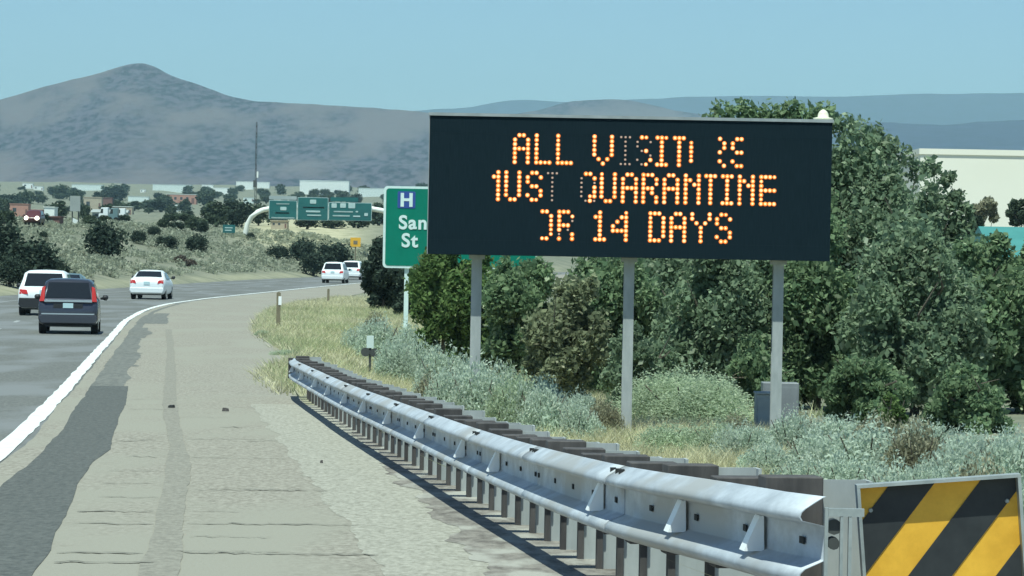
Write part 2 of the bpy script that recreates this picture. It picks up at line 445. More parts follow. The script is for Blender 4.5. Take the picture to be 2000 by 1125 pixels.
# transverse cracks
rg = random.Random(5)
def crack(u0, u1, v, thick, seed):
    rr = random.Random(seed); mb = MB(); n = max(4, int((u1 - u0) / 14)); pts = []
    for i in range(n + 1):
        u = u0 + (u1 - u0) * i / n
        x, y = gpt(u, v + (u - u0) * 0.012 + rr.uniform(-1.3, 1.3)); pts.append((x, y))
    vs = []
    for i, (x, y) in enumerate(pts):
        w = thick * rr.uniform(0.4, 1.3) * (0.35 if i in (0, n) else 1)
        vs += [(x, y - w, float(zr(y - w)) + 0.012), (x, y + w, float(zr(y + w)) + 0.012)]
    mb.add(vs, [(2 * i, 2 * i + 2, 2 * i + 3, 2 * i + 1) for i in range(n)])
    mb.build('crack', MATS['crack'], shoulder)
for i, (u0, u1, v, t) in enumerate([(110, 280, 1081, .035), (345, 560, 1079, .02), (105, 300, 1100, .04), (360, 740, 1082, .03), (140, 300, 1024, .03), (365, 700, 1024, .035),
                                    (150, 225, 1000, .06), (215, 300, 1001, .04), (380, 640, 958, .025), (470, 600, 958, .04), (190, 310, 972, .02), (200, 300, 945, .02), (225, 290, 862, .05),
                                    (250, 330, 858, .02), (360, 520, 858, .025), (245, 320, 893, .025), (370, 560, 895, .02), (210, 310, 920, .02), (250, 330, 800, .03), (340, 450, 815, .02),
                                    (250, 320, 780, .02), (365, 470, 1000, .015), (370, 530, 1050, .015), (480, 540, 862, .05), (430, 480, 835, .06)]):
    crack(u0, u1, v, t, i)

# ------------------------------------------------------------------ mountains
def heightrange(name, prof, D, y0, y1, base0, amp, matname, seed, n=260, rowsn=70, xpad=0.0):
    us = np.array([p[0] for p in prof]); vs = np.array([p[1] for p in prof])
    uu = np.linspace(us[0], us[-1], n)
    vv = np.interp(uu, us, vs)
    k = 5; vv = np.convolve(np.pad(vv, k // 2, mode='edge'), np.ones(k) / k, mode='valid')
    X = np.array([ray(u, v).x for u, v in zip(uu, vv)]); Zr = np.array([CAM.z + ray(u, v).z * D for u, v in zip(uu, vv)])
    ys = np.concatenate([np.linspace(y0, D, rowsn), np.linspace(D, y1, 14)[1:]])
    GY = np.repeat(ys[:, None], n, 1); GXm = X[None, :] * (D + (GY - D) * 0.75)
    tfront = np.clip((GY - y0) / (D - y0), 0, 1)
    f = np.where(GY <= D, 0.25 * tfront + 0.75 * tfront ** 1.9, 1 - 0.8 * ss((GY - D) / (y1 - D)))
    nz = fbm(GXm / 420 + seed, GY / 420, 5) * amp * np.sin(np.pi * np.clip(tfront, 0, 1)) + fbm(GXm / 110 + seed, GY / 160, 5) * amp * 0.30
    gul = np.abs(fbm(GXm / 260 + seed * 2, GY / 900, 4)) * amp * 0.9 * np.sin(np.pi * np.clip(tfront, 0, 1))
    Z = base0 + (Zr[None, :] - base0) * f + nz - gul
    return link(name, gridmesh(name, GXm, GY, Z, MATS[matname]))
pmat('mountain_scrub', (0.004, 0.005, 0.013), (0.075, 0.061, 0.082), scale=0.075, rough=1.0, c3=(0.112, 0.088, 0.088), scale3=0.006, bump=0.0, detail=12, stretch=(1, 0.06, 1.7), lo=0.43, hi=0.56)
nt = MATS['mountain_scrub'].node_tree
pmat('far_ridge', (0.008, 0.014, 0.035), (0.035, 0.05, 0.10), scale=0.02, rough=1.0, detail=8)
main_prof = [(-900, 300), (-500, 270), (-200, 228), (-80, 210), (0, 196), (50, 183), (100, 166), (130, 157), (160, 150), (200, 141), (230, 133), (250, 126), (262, 124), (285, 124.5), (300, 129), (320, 142), (345, 153), (380, 161),
             (420, 179), (450, 188), (500, 194), (560, 201), (620, 206), (700, 211), (780, 215), (840, 219), (900, 226), (1000, 240), (1150, 262), (1400, 300), (1700, 330), (2200, 350)]
tag(heightrange('mountain', main_prof, 6200, 3900, 9800, 46, 40, 'mountain_scrub', 1.3, 420, 110), 'scrub covered mountain with a rounded peak on the left', kind='structure')
hump = [(900, 262), (960, 232), (1010, 222), (1050, 214), (1090, 202), (1120, 196), (1150, 193.5), (1190, 192.5), (1230, 196), (1270, 205), (1310, 214), (1360, 222), (1450, 232), (1600, 262)]
tag(heightrange('hill', hump, 8200, 6500, 9500, 200, 30, 'mountain_scrub', 4.1, 160, 40), 'small brown rounded hill behind the message board', kind='structure')
ridge_far = [(-700, 250), (600, 225), (760, 219), (850, 213), (900, 213), (940, 205), (975, 197), (1030, 195), (1100, 200), (1200, 197), (1300, 191), (1400, 188), (1500, 187), (1600, 190), (1700, 187), (1800, 183.5), (1900, 183), (2000, 182), (2400, 178), (2900, 190)]
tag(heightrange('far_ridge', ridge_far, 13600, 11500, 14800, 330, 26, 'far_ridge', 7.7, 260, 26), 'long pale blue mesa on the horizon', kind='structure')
ridge_near = [(1350, 300), (1500, 262), (1600, 246), (1660, 238), (1720, 238), (1800, 242), (1860, 243), (1920, 239), (2000, 235), (2200, 226), (2600, 240), (3000, 270)]
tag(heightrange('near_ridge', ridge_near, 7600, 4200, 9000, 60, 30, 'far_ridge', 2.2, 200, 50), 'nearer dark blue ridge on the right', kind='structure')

# ------------------------------------------------------------------ haze
hm = bpy.data.materials.new('haze_air'); hm.use_nodes = True
hn = hm.node_tree; hn.nodes.clear()
pv = hn.nodes.new('ShaderNodeVolumePrincipled')
pv.inputs['Color'].default_value = (0.60, 0.91, 1.0, 1)
pv.inputs['Density'].default_value = 0.000082
pv.inputs['Anisotropy'].default_value = 0.0
ho = hn.nodes.new('ShaderNodeOutputMaterial'); hn.links.new(pv.outputs[0], ho.inputs['Volume'])
hb = MB().box(-8600, 8600, -120, 15200, -4.0, 760)
haze = hb.build('haze', hm)
tag(haze, 'pale blue summer haze over the valley', kind='stuff')

# ------------------------------------------------------------------ object materials
pmat('galvanised', (0.38, 0.41, 0.44), (0.56, 0.60, 0.64), scale=7.0, rough=0.62, metal=0.25, c3=(0.40, 0.40, 0.39), scale3=2.2, stretch=(1, .5, 1))
pmat('post_steel', (0.33, 0.355, 0.345), (0.44, 0.46, 0.45), scale=5.0, rough=0.7, metal=0.1, stretch=(1, 1, 0.3))
pmat('block_wood_and_shade', (0.045, 0.042, 0.042), (0.10, 0.09, 0.085), scale=9.0, rough=0.9, stretch=(1, 1, 0.2))  # wood of the blockouts; also colours in the shade on the post flanges
pmat('slot_dark', (0.02, 0.022, 0.022), rough=0.9)
pmat('reflector_white', (0.93, 0.94, 0.93), rough=0.4)
pmat('sign_yellow', (0.74, 0.38, 0.028), (0.90, 0.49, 0.045), scale=9, rough=0.55)
pmat('sign_black', (0.018, 0.022, 0.024), (0.03, 0.034, 0.036), scale=14, rough=0.6)
pmat('frame_metal', (0.30, 0.33, 0.32), (0.44, 0.47, 0.45), scale=9, rough=0.55, metal=0.4)
pmat('dms_face', (0.005, 0.015, 0.021), (0.009, 0.021, 0.029), scale=9, rough=0.9, stretch=(6, 1, 0.4), spec=0.12)
pmat('dms_case', (0.012, 0.02, 0.026), (0.018, 0.027, 0.033), scale=2, rough=0.6)
pmat('dms_cap', (0.30, 0.33, 0.33), (0.40, 0.43, 0.43), scale=3, rough=0.5, metal=0.2)
pmat('dms_cell', (0.006, 0.018, 0.025), (0.009, 0.024, 0.032), scale=12, rough=0.9, stretch=(8, 1, 0.3), spec=0.12)
pmat('led_amber', (1.0, 0.22, 0.02), rough=0.6, emit=0.62)
pmat('led_core', (1.0, 0.58, 0.27), rough=0.6, emit=1.0)
pmat('led_dim', (0.50, 0.33, 0.25), rough=0.5, emit=0.30)
pmat('sign_green', (0.0, 0.18, 0.118), (0.0, 0.20, 0.132), scale=3, rough=0.6, spec=0.2)
pmat('sign_white', (0.62, 0.78, 0.74), (0.72, 0.86, 0.82), scale=8, rough=0.5)
pmat('sign_blue', (0.03, 0.075, 0.30), rough=0.5)
pmat('gantry_white', (0.74, 0.76, 0.68), (0.82, 0.83, 0.76), scale=1, rough=0.5)
pmat('gantry_green', (0.010, 0.105, 0.105), (0.014, 0.13, 0.125), scale=0.8, rough=0.5)
pmat('gantry_grey', (0.30, 0.36, 0.36), (0.36, 0.42, 0.42), scale=1, rough=0.6)
pmat('gantry_legend', (0.35, 0.50, 0.49), (0.50, 0.62, 0.60), scale=1.5, rough=0.5)
pmat('post_wood', (0.16, 0.14, 0.09), (0.24, 0.21, 0.14), scale=12, rough=0.9, stretch=(1, 1, 0.2))
pmat('plate_pale', (0.62, 0.72, 0.68), rough=0.5)
pmat('dark_metal', (0.04, 0.045, 0.045), (0.07, 0.075, 0.07), scale=4, rough=0.7)
pmat('cabinet_grey', (0.30, 0.33, 0.33), (0.37, 0.40, 0.40), scale=3, rough=0.6)
pmat('cabinet_dark', (0.20, 0.215, 0.22), (0.25, 0.265, 0.27), scale=3, rough=0.6)
pmat('beacon', (0.80, 0.78, 0.58), rough=0.3)
pmat('bark', (0.09, 0.075, 0.055), (0.17, 0.145, 0.11), scale=10, rough=0.95, stretch=(1, 1, 0.25))
pmat('bark_far', (0.07, 0.06, 0.05), (0.12, 0.10, 0.08), scale=4, rough=0.95)

# ------------------------------------------------------------------ guardrail
root = empty('guardrail', (float(railx(12.4)), 12.4, float(zr(12.4))))
tag(root, 'galvanised steel crash barrier with dense posts running along the shoulder', 'guardrail')
RB = Vector(root.location)
pth = []
for y in np.arange(11.95, 55.9, 0.05):
    pth.append((float(railx(y)), float(y), float(zr(y)) + 0.655))
pth = np.array(pth)
seg = np.sqrt((np.diff(pth[:, :2], axis=0) ** 2).sum(1)); arc = np.concatenate([[0], np.cumsum(seg)])
LEN = arc[-1]
def rpos(s):
    p = Vector([float(np.interp(s, arc, pth[:, i])) for i in range(3)])
    a = Vector([float(np.interp(max(s - 0.3, 0), arc, pth[:, i])) for i in range(3)]); b = Vector([float(np.interp(min(s + 0.3, LEN), arc, pth[:, i])) for i in range(3)])
    t = (b - a); t.z = 0; t.normalize()
    return p, t, Vector((-t.y, t.x, 0))           # n points to the road
prof = [(0.0, 0.0), (0.012, -0.003), (0.078, -0.044), (0.093, -0.058), (0.098, -0.073), (0.090, -0.087), (0.006, -0.106), (0.0, -0.113), (0.0, -0.226), (0.006, -0.232), (0.076, -0.262), (0.093, -0.278), (0.098, -0.295), (0.091, -0.310), (0.03, -0.338), (0.016, -0.342)]
closed = prof + [(o - 0.005, z) for o, z in prof[::-1]]
npan = 11
for i in range(npan):
    s0 = LEN * i / npan - (0.0 if i == 0 else 0.15); s1 = LEN * (i + 1) / npan
    st = np.linspace(s0, s1, 9)
    mb = MB(); n = len(closed)
    for k, s in enumerate(st):
        p, t, nn = rpos(max(s, 0)); off = 0.003 * (i % 2)
        for o, z in closed:
            q = p + nn * (o + off) + Vector((0, 0, z + (0.0015 if i % 2 else 0))) - RB
            mb.v.append(tuple(q))
    for k in range(len(st) - 1):
        for j in range(n):
            mb.f.append((k * n + j, k * n + (j + 1) % n, (k + 1) * n + (j + 1) % n, (k + 1) * n + j))
    mb.f.append(tuple(range(n))); mb.f.append(tuple(range((len(st) - 1) * n, len(st) * n))[::-1])
    pan = mb.build('rail_panel', MATS['galvanised'], root)
    pan.data.polygons.foreach_set('use_smooth', [len(p.vertices) == 4 for p in pan.data.polygons])
    # slots and splice bolts in the valley and on the crest
    mb = MB()
    for s in np.arange(max(s0, 0) + 0.25, s1, 0.9525):
        p, t, nn = rpos(s)
        for (o, z, hw, hh) in ((0.004, -0.168, 0.028, 0.013),):
            c = p + nn * o + Vector((0, 0, z)) - RB
            a = t * hw; up = Vector((0, 0, hh)); d = nn * 0.006
            mb.add([c - a - up, c + a - up, c + a + up, c - a + up, c - a - up + d, c + a - up + d, c + a + up + d, c - a + up + d],
                   [(0, 1, 2, 3), (4, 7, 6, 5), (0, 4, 5, 1), (1, 5, 6, 2), (2, 6, 7, 3), (3, 7, 4, 0)])
    for s in (s1 - 0.32, s1 - 0.22, s1 - 0.05):
        p, t, nn = rpos(s)
        c = p + nn * 0.045 + Vector((0, 0, -0.021)) - RB
        mb.box(c.x - 0.014, c.x + 0.014, c.y - 0.02, c.y + 0.02, c.z - 0.012, c.z + 0.012)
    tag(mb.build('bolt_row', MATS['slot_dark'], pan), kind='stuff')
def obox(p, t, nn, a0, a1, n0, n1, z0, z1, mb):
    vs = []
    for z in (z0, z1):
        for (aa, bb) in ((a0, n0), (a1, n0), (a1, n1), (a0, n1)):
            q = p + t * aa + nn * bb; vs.append((q.x, q.y, z))
    mb.add(vs, [(0, 3, 2, 1), (4, 5, 6, 7), (0, 1, 5, 4), (1, 2, 6, 5), (2, 3, 7, 6), (3, 0, 4, 7)])
rg = random.Random(2)
s = 0.95
while s < LEN - 0.1:
    p, t, nn = rpos(s); p = p - RB
    g = float(hz(p.x + RB.x, p.y + RB.y)) - RB.z - 0.25
    j = rg.uniform(-0.02, 0.02); top = p.z + 0.015 + rg.uniform(-0.015, 0.02)
    mb = MB()
    obox(p, t, nn, -0.006, 0.006, -0.415, -0.235, g, top, mb)            # web
    obox(p, t, nn, -0.055, 0.055, -0.43, -0.415, g, top - 0.002, mb)    # rear flange
    post = mb.build('post', MATS['post_steel'], root)
    mb = MB(); obox(p, t, nn, -0.03 + j, 0.03 + j, -0.234, -0.20, g, top - 0.38, mb); mb.build('flange_shade', MATS['block_wood_and_shade'], post)  # dark strip: the rail's shade on the front flange, put into its colour
    mb = MB(); obox(p, t, nn, -0.075 + j, 0.075 + j, -0.234, -0.007, p.z - 0.36, top + 0.012, mb); mb.build('blockout', MATS['block_wood_and_shade'], post, bevel=0.004)
    s += 0.9525
def s_at_u(u):
    best = min(range(0, len(pth), 2), key=lambda i: abs(1000 + F * pth[i][0] / pth[i][1] - u))
    return arc[best]
for u in (574, 593, 619, 646, 679, 716, 766, 831, 913, 981, 1186, 1346, 1501):
    s = s_at_u(u + 4); p, t, nn = rpos(s); p = p - RB
    mb = MB()
    c = p + Vector((0, 0, -0.172)) + nn * 0.012
    e = nn * 0.080; th = t * 0.012
    pts = [c + Vector((0, 0, -0.068)), c + Vector((0, 0, 0.068)) + nn * 0.004, c + Vector((0, 0, 0.068)) + nn * 0.02, c + e + Vector((0, 0, -0.068))]
    bk = [q + t * 0.09 - nn * 0.0 for q in pts]
    mb.add(pts + bk, [(0, 1, 2, 3), (4, 7, 6, 5), (0, 4, 5, 1), (1, 5, 6, 2), (2, 6, 7, 3), (3, 7, 4, 0)])
    mb.build('reflector', MATS['reflector_white'], root)
# turned end at the far side
p, t, nn = rpos(LEN - 0.02); p = p - RB
mb = MB()
obox(p, t, nn, 0.0, 0.05, -0.30, 0.10, p.z - 0.34, p.z + 0.0, mb)
mb.build('end_shoe', MATS['block_wood_and_shade'], root)

# ------------------------------------------------------------------ hazard marker at the near end
Ym = 12.3
tl = at(1672, 947, Ym); ppm = F / Ym
mk = empty('hazard_marker', (0, 0, 0)); tag(mk, 'black and yellow diagonally striped hazard board at the near end of the guardrail', 'hazard marker')
W, HH = 0.607, 0.86
mk.location = (tl.x, tl.y, tl.z)
mk.rotation_euler = (0, -math.radians(5.0 - 0.0) , 0)
# local frame: x right, z up, origin top left, y away
MB().box(0.012, W - 0.012, 0.03, 0.036, -HH, -0.012).build('panel', MATS['sign_yellow'], mk)
fr = MB()
fr.box(0, W, -0.025, 0.05, -0.012, 0.0); fr.box(0, 0.012, -0.025, 0.05, -HH, -0.0125); fr.box(W - 0.012, W, -0.025, 0.05, -HH, -0.0125); fr.box(0.0125, W - 0.0125, -0.012, 0.05, -HH - 0.012, -HH)
fr.build('frame', MATS['frame_metal'], mk)
def clip(poly, f):
    out = []
    for i in range(len(poly)):
        a, b = poly[i], poly[(i + 1) % len(poly)]
        fa, fb = f(a), f(b)
        if fa >= 0: out.append(a)
        if (fa >= 0) != (fb >= 0):
            tt = fa / (fa - fb); out.append((a[0] + (b[0] - a[0]) * tt, a[1] + (b[1] - a[1]) * tt))
    return out
kk = 0.87
for n in range(0, 6):
    c0 = 0.135 + 0.172 * 2 * n; c1 = c0 + 0.172
    poly = [(0.013, -0.013), (W - 0.013, -0.013), (W - 0.013, -HH + 0.001), (0.013, -HH + 0.001)]
    poly = clip(poly, lambda p: p[0] - p[1] * kk - c0); 
    if len(poly) >= 3: poly = clip(poly, lambda p: c1 - (p[0] - p[1] * kk))
    if len(poly) < 3: continue
    MB().prism(poly, 0.0265, 0.0295).build('stripe', MATS['sign_black'], mk)
for bx_, bz_ in ((0.05, -0.10), (W - 0.05, -0.10), (0.05, -0.42), (W - 0.05, -0.42)):
    MB().tube([(bx_, 0.026, bz_), (bx_, 0.018, bz_)], [0.009, 0.007], 8).build('bolt', MATS['frame_metal'], mk)
gz = float(zr(Ym)) - tl.z
mb = MB(); mb.box(0.25, 0.33, 0.052, 0.12, gz - 0.3, -0.1); mb.build('post', MATS['frame_metal'], mk)
# bracket joining rail and board
br = empty('end_bracket', at(1612, 992, 11.9)); tag(br, 'grey steel bar bracket between the guardrail end and the striped board', 'bracket')
mb = MB(); mb.box(0.0, 0.012, 0, 0.03, -0.66, 0.0); mb.build('bar', MATS['frame_metal'], br)
MB().box(0.055, 0.066, 0.0, 0.03, -0.66, -0.032).build('bar', MATS['frame_metal'], br)
MB().box(0.013, 0.14, 0.0, 0.03, -0.03, -0.002).build('top_bar', MATS['frame_metal'], br)
MB().box(0.085, 0.097, 0.0, 0.03, -0.66, -0.032).build('bar', MATS['frame_metal'], br)
mb = MB().tube([(0.035, 0.10, -0.07), (0.035, 0.02, -0.07)], 0.028, 10); mb.tube([(0.035, 0.10, -0.13), (0.035, 0.02, -0.13)], 0.022, 10)
mb.build('bolt', MATS['dark_metal'], br)

# ------------------------------------------------------------------ electronic message board
Yd = 54.2; PP = F / Yd
tl = at(840, 223, Yd); Wd = 786 / PP; Hd = 273 / PP
gd = hz(tl.x + Wd / 2, Yd + 0.6)
dm = empty('message_board', (tl.x, Yd, gd)); tag(dm, 'large black electronic message board on three posts with amber lettering', 'message board')
zt = tl.z - gd
b = MB(); b.box(0, Wd, 0.03, 0.95, zt - Hd, zt - 0.02); b.build('case', MATS['dms_case'], dm)
# face: raised frame, recessed panel
fw = 0.30
fm = MB(); fm.box(0.005, Wd - 0.005, 0.0, 0.029, zt - fw, zt - 0.022); fm.box(0.005, Wd - 0.005, 0.0, 0.029, zt - Hd + 0.004, zt - Hd + 0.24)
fm.box(0.005, 0.34, 0.0, 0.029, zt - Hd + 0.241, zt - fw - 0.001); fm.box(Wd - 0.36, Wd - 0.005, 0.0, 0.029, zt - Hd + 0.241, zt - fw - 0.001)
fm.build('face_frame', MATS['dms_face'], dm)
MB().box(0.341, Wd - 0.361, 0.0004, 0.0285, zt - Hd + 0.2415, zt - fw - 0.0015).build('display_panel', MATS['dms_face'], dm)
MB().box(-0.02, Wd + 0.02, -0.02, 0.97, zt - 0.019, zt + 0.03).build('top_cap', MATS['dms_cap'], dm)
sd = MB(); sd.box(-0.012, -0.001, 0.0, 0.95, zt - Hd, zt - 0.02); sd.build('side_trim', MATS['dms_cap'], dm)
for u in (934, 1234, 1528):
    xx = (u - 838) / PP
    ps = MB(); ps.box(xx - 0.085, xx + 0.085, 0.38, 0.392, -0.4, zt - Hd - 0.072); ps.box(xx - 0.085, xx + 0.085, 0.568, 0.58, -0.4, zt - Hd - 0.072); ps.box(xx - 0.006, xx + 0.006, 0.3925, 0.5675, -0.4, zt - Hd - 0.072)
    ps.build('post', MATS['post_steel'], dm)
for u in (934, 1234, 1528):
    xx = (u - 838) / PP
    MB().box(xx - 0.13, xx + 0.13, 0.34, 0.62, zt - Hd - 0.07, zt - Hd - 0.001).build('bracket', MATS['post_steel'], dm)
# photocell beacon on the top
bx = (1607 - 838) / PP
bc = MB(); n = 12
rings = [(0.16, 0.03), (0.16, 0.06), (0.09, 0.075), (0.085, 0.13), (0.06, 0.17), (0.02, 0.20)]
bc.tube([(bx, 0.15, zt + z) for _, z in rings], [r for r, _ in rings], n); bc.build('beacon_lamp', MATS['beacon'], dm, smooth=True)
# LED lettering: 4 or 5 wide by 7 high dots
FONT = {'A': ['.##.', '#..#', '#..#', '####', '#..#', '#..#', '#..#'], 'L': ['#...', '#...', '#...', '#...', '#...', '#...', '####'],
        'V': ['#...#', '#...#', '#...#', '#...#', '#...#', '.#.#.', '..#..'], 'I': ['###', '.#.', '.#.', '.#.', '.#.', '.#.', '###'],
        'S': ['.##.', '#..#', '#...', '.##.', '...#', '#..#', '.##.'], 'T': ['###', '.#.', '.#.', '.#.', '.#.', '.#.', '.#.'],
        'o': ['.', '#', '#', '#', '#', '#', '.'], 'r': ['#.', '.#', '.#', '#.', '.', '#.', '.#'], 's': ['.##', '#..', '#..', '.##', '...', '#..', '.##'],
        'm': ['.#', '##', '.#', '.#', '.#', '.#', '.#'], 'U': ['#..#', '#..#', '#..#', '#..#', '#..#', '#..#', '.##.'],
        'Q': ['.##.', '#..#', '#..#', '#..#', '#..#', '#.##', '.###'], 'R': ['###.', '#..#', '#..#', '###.', '#.#.', '#..#', '#..#'],
        'N': ['#..#', '##.#', '##.#', '#.##', '#..#', '#..#', '#..#'], 'E': ['####', '#...', '#...', '####', '#...', '#...', '####'],
        'O': ['##.', '..#', '..#', '..#', '..#', '..#', '##.'], '1': ['.#.', '##.', '.#.', '.#.', '.#.', '.#.', '###'],
        '4': ['...#', '..##', '.#.#', '#..#', '####', '...#', '...#'], 'D': ['###.', '#..#', '#..#', '#..#', '#..#', '#..#', '###.'],
        'Y': ['#...#', '#...#', '.#.#.', '.###.', '..#..', '..#..', '..#..'], 'd': ['.##.', '#..#', '...', '...', '...', '...', '...']}
FONT['N'] = ['#..#', '##.#', '#.##', '#..#', '#..#', '#..#', '#..#']
FONT['Y'] = ['#...#', '#...#', '.#.#.', '..#..', '..#..', '..#..', '..#..']
lines = [(38, [('A', 1004.8, 1), ('L', 1047, 1), ('L', 1089, 1), ('V', 1160, 1), ('I', 1212, 0), ('S', 1244, .5), ('I', 1283, 1), ('T', 1317, 1), ('o', 1349, 1), ('r', 1405, 1), ('s', 1430, 1)]),
         (111, [('m', 965, 1), ('U', 989, 1), ('S', 1031, 1), ('T', 1070.5, 0), ('Q', 1136, .6), ('U', 1175.5, 1), ('A', 1217, 1), ('R', 1257, 1), ('A', 1298, 1), ('N', 1339.5, 1), ('T', 1379.5, 1), ('I', 1412, 1), ('N', 1445, 1), ('E', 1487, 1)]),
         (186, [('O', 1061, .9), ('R', 1094, .8), ('1', 1165, 1), ('4', 1199, 1), ('D', 1272, 1), ('A', 1313, 1), ('Y', 1353.5, 1), ('S', 1402, 1)])]
rgd = random.Random(11)
PU, PVv = 8.5, 8.75
for v0, chars in lines:
    for ch, u0, lit in chars:
        on, dim, core = MB(), MB(), MB()
        for r_, rowt in enumerate(FONT[ch]):
            for c_, q in enumerate(rowt):
                if q != '#': continue
                x = (u0 + c_ * PU - 838) / PP; z = zt - (v0 + r_ * PVv) / PP
                bad = (lit < 1 and (lit == 0 or (c_ == 0 and lit <= .6) or rgd.random() > lit))
                rr = 0.019 if bad else (0.038 if rgd.random() < 0.93 else 0.033)
                tgt = dim if bad else on
                tgt.tube([(x, 0.004, z), (x, -0.002, z), (x, -0.008, z)], [rr, rr, rr * 0.8], 8)
                if not bad: core.tube([(x, -0.0085, z), (x, -0.013, z)], [rr * 0.60 * rgd.uniform(.8, 1.12), rr * 0.42], 8)
        if on.v:
            lc = tag(on.build('lit_character', MATS['led_amber'], dm), kind='stuff')
            tag(core.build('lamp_core', MATS['led_core'], lc), kind='stuff')
        if dim.v: tag(dim.build('dim_character', MATS['led_dim'], dm), kind='stuff')
# ------------------------------------------------------------------ guide sign with hospital symbol
def text_mesh(name, body, size, mat, parent, loc, bold=0.0, rot=(math.pi / 2, 0, 0), sx=1.0, ext=0.006):
    cu = bpy.data.curves.new(name, 'FONT'); cu.body = body; cu.size = size; cu.extrude = ext; cu.offset = bold; cu.space_character = 1.12
    tmp = bpy.data.objects.new('tmp', cu); COL.objects.link(tmp)
    dg = bpy.context.evaluated_depsgraph_get(); me_ = bpy.data.meshes.new_from_object(tmp.evaluated_get(dg))
    bpy.data.objects.remove(tmp); bpy.data.curves.remove(cu)
    me_.materials.clear(); me_.materials.append(mat); me_.name = name
    o = link(name, me_, parent); o.location = loc; o.rotation_euler = rot; o.scale = (sx, 1, 1)
    return o
def roundrect(x0, x1, z0, z1, r, n=5):
    pts = []
    for (cx, cz, a0) in ((x1 - r, z1 - r, 0), (x0 + r, z1 - r, 90), (x0 + r, z0 + r, 180), (x1 - r, z0 + r, 270)):
        for k in range(n + 1):
            a = math.radians(a0 + 90 * k / n); pts.append((cx + r * math.cos(a), cz + r * math.sin(a)))
    return pts
Yg = 98.0; PG = F / Yg
tl = at(750, 363, Yg); Wg, Hg = 303 / PG, 160 / PG
gg = hz(tl.x + 1, Yg)
gs = empty('guide_sign', (tl.x, Yg, gg)); tag(gs, 'green guide sign with blue hospital H, half hidden behind the message board', 'road sign')
zt2 = tl.z - gg
MB().prism(roundrect(0, Wg, zt2 - Hg, zt2, 0.12), 0.0, 0.05).build('border', MATS['sign_white'], gs)
MB().prism(roundrect(0.07, Wg - 0.07, zt2 - Hg + 0.07, zt2 - 0.07, 0.09), -0.008, -0.001).build('panel', MATS['sign_green'], gs)
def gx(u): return (u - 750) / PG
def gz_(v): return zt2 - (v - 363) / PG
MB().prism(roundrect(gx(777), gx(812), gz_(406), gz_(373), 0.04), -0.018, -0.009).build('hospital_square', MATS['sign_blue'], gs)
hm_ = MB(); hm_.box(gx(783), gx(789.5), -0.026, -0.019, gz_(403), gz_(376)); hm_.box(gx(800), gx(806.5), -0.026, -0.019, gz_(403), gz_(376)); hm_.box(gx(789.5), gx(800), -0.0255, -0.0192, gz_(392), gz_(386.5))
hm_.build('hospital_letter', MATS['sign_white'], gs)
text_mesh('lettering', 'San', 0.56, MATS['sign_white'], gs, (gx(780), -0.016, gz_(446)), bold=0.016)
text_mesh('lettering', 'St', 0.56, MATS['sign_white'], gs, (gx(786), -0.016, gz_(481)), bold=0.016)
for u in (797, 1008):
    ps = MB(); x = gx(u); ps.box(x - 0.065, x + 0.065, 0.06, 0.16, -0.4, zt2 - 0.3); ps.build('post', MATS['sign_white'], gs)

# ------------------------------------------------------------------ overhead gantry in the distance
Yt = 385.0; PT = F / Yt
def T(u, v, dy=0): return at(u, v, Yt + dy)
base = T(478, 474); gb = hz(base.x, Yt)
ga = empty('overhead_gantry', (base.x, Yt, gb)); tag(ga, 'white curved tube gantry carrying green highway signs in the distance', 'sign gantry')
GB = Vector(ga.location)
pts = [Vector((base.x, Yt, gb - 0.5))] + [T(u, v) for u, v in [(478, 474), (479, 455), (483, 438), (491, 424), (503, 414), (515, 409.5), (527, 407.5), (560, 406), (640, 406.5), (727, 408), (745, 411), (765, 417), (778, 430), (785, 447), (787, 470)]] + [T(787, 500)]
MB().tube([p - GB for p in pts], 0.29, 10).build('tube', MATS['gantry_white'], ga, smooth=True)
def gpanel(u0, u1, v0, v1, mat, yy, name, par, inset=0):
    a = T(u0, v0) - GB; c = T(u1, v1) - GB; zc = a.z
    return MB().prism(roundrect(a.x, c.x, c.z, a.z, 0.08, 3), yy - 0.03, yy).build(name, mat, par)
def gsign(u0, u1, v0, v1):
    p = gpanel(u0, u1, v0, v1, MATS['gantry_legend'], -0.42, 'sign_panel', ga)
    gpanel(u0 + 1, u1 - 1, v0 + 1, v1 - 1, MATS['gantry_green'], -0.46, 'sign_face', p)
    return p
def gleg(p, u0, u1, v0, v1): gpanel(u0, u1, v0, v1, MATS['gantry_legend'], -0.50, 'legend', p)
p1 = gsign(526, 580, 391, 429); gpanel(526, 580, 382.5, 390.5, MATS['gantry_grey'], -0.43, 'exit_tab', ga)
for q in ((540, 566, 397, 399.5), (548, 560, 404, 411), (538, 566, 415, 416.5), (530, 576, 424, 427)): gleg(p1, *q)
p2 = gsign(582, 641, 385, 431)
for q in ((606, 618, 390, 398), (592, 634, 404, 406), (598, 626, 411, 415), (600, 628, 419, 422)): gleg(p2, *q)
p3 = gsign(642.5, 726, 395, 432); gpanel(646, 700, 385, 394.5, MATS['gantry_green'], -0.43, 'exit_tab', ga)
for q in ((648, 658, 397, 406), (665, 676, 397, 406), (681, 694, 396, 407), (652, 690, 412, 415), (650, 684, 420, 423), (690, 704, 421, 424), (712, 719, 416, 422), (695, 700, 412, 415)): gleg(p3, *q)

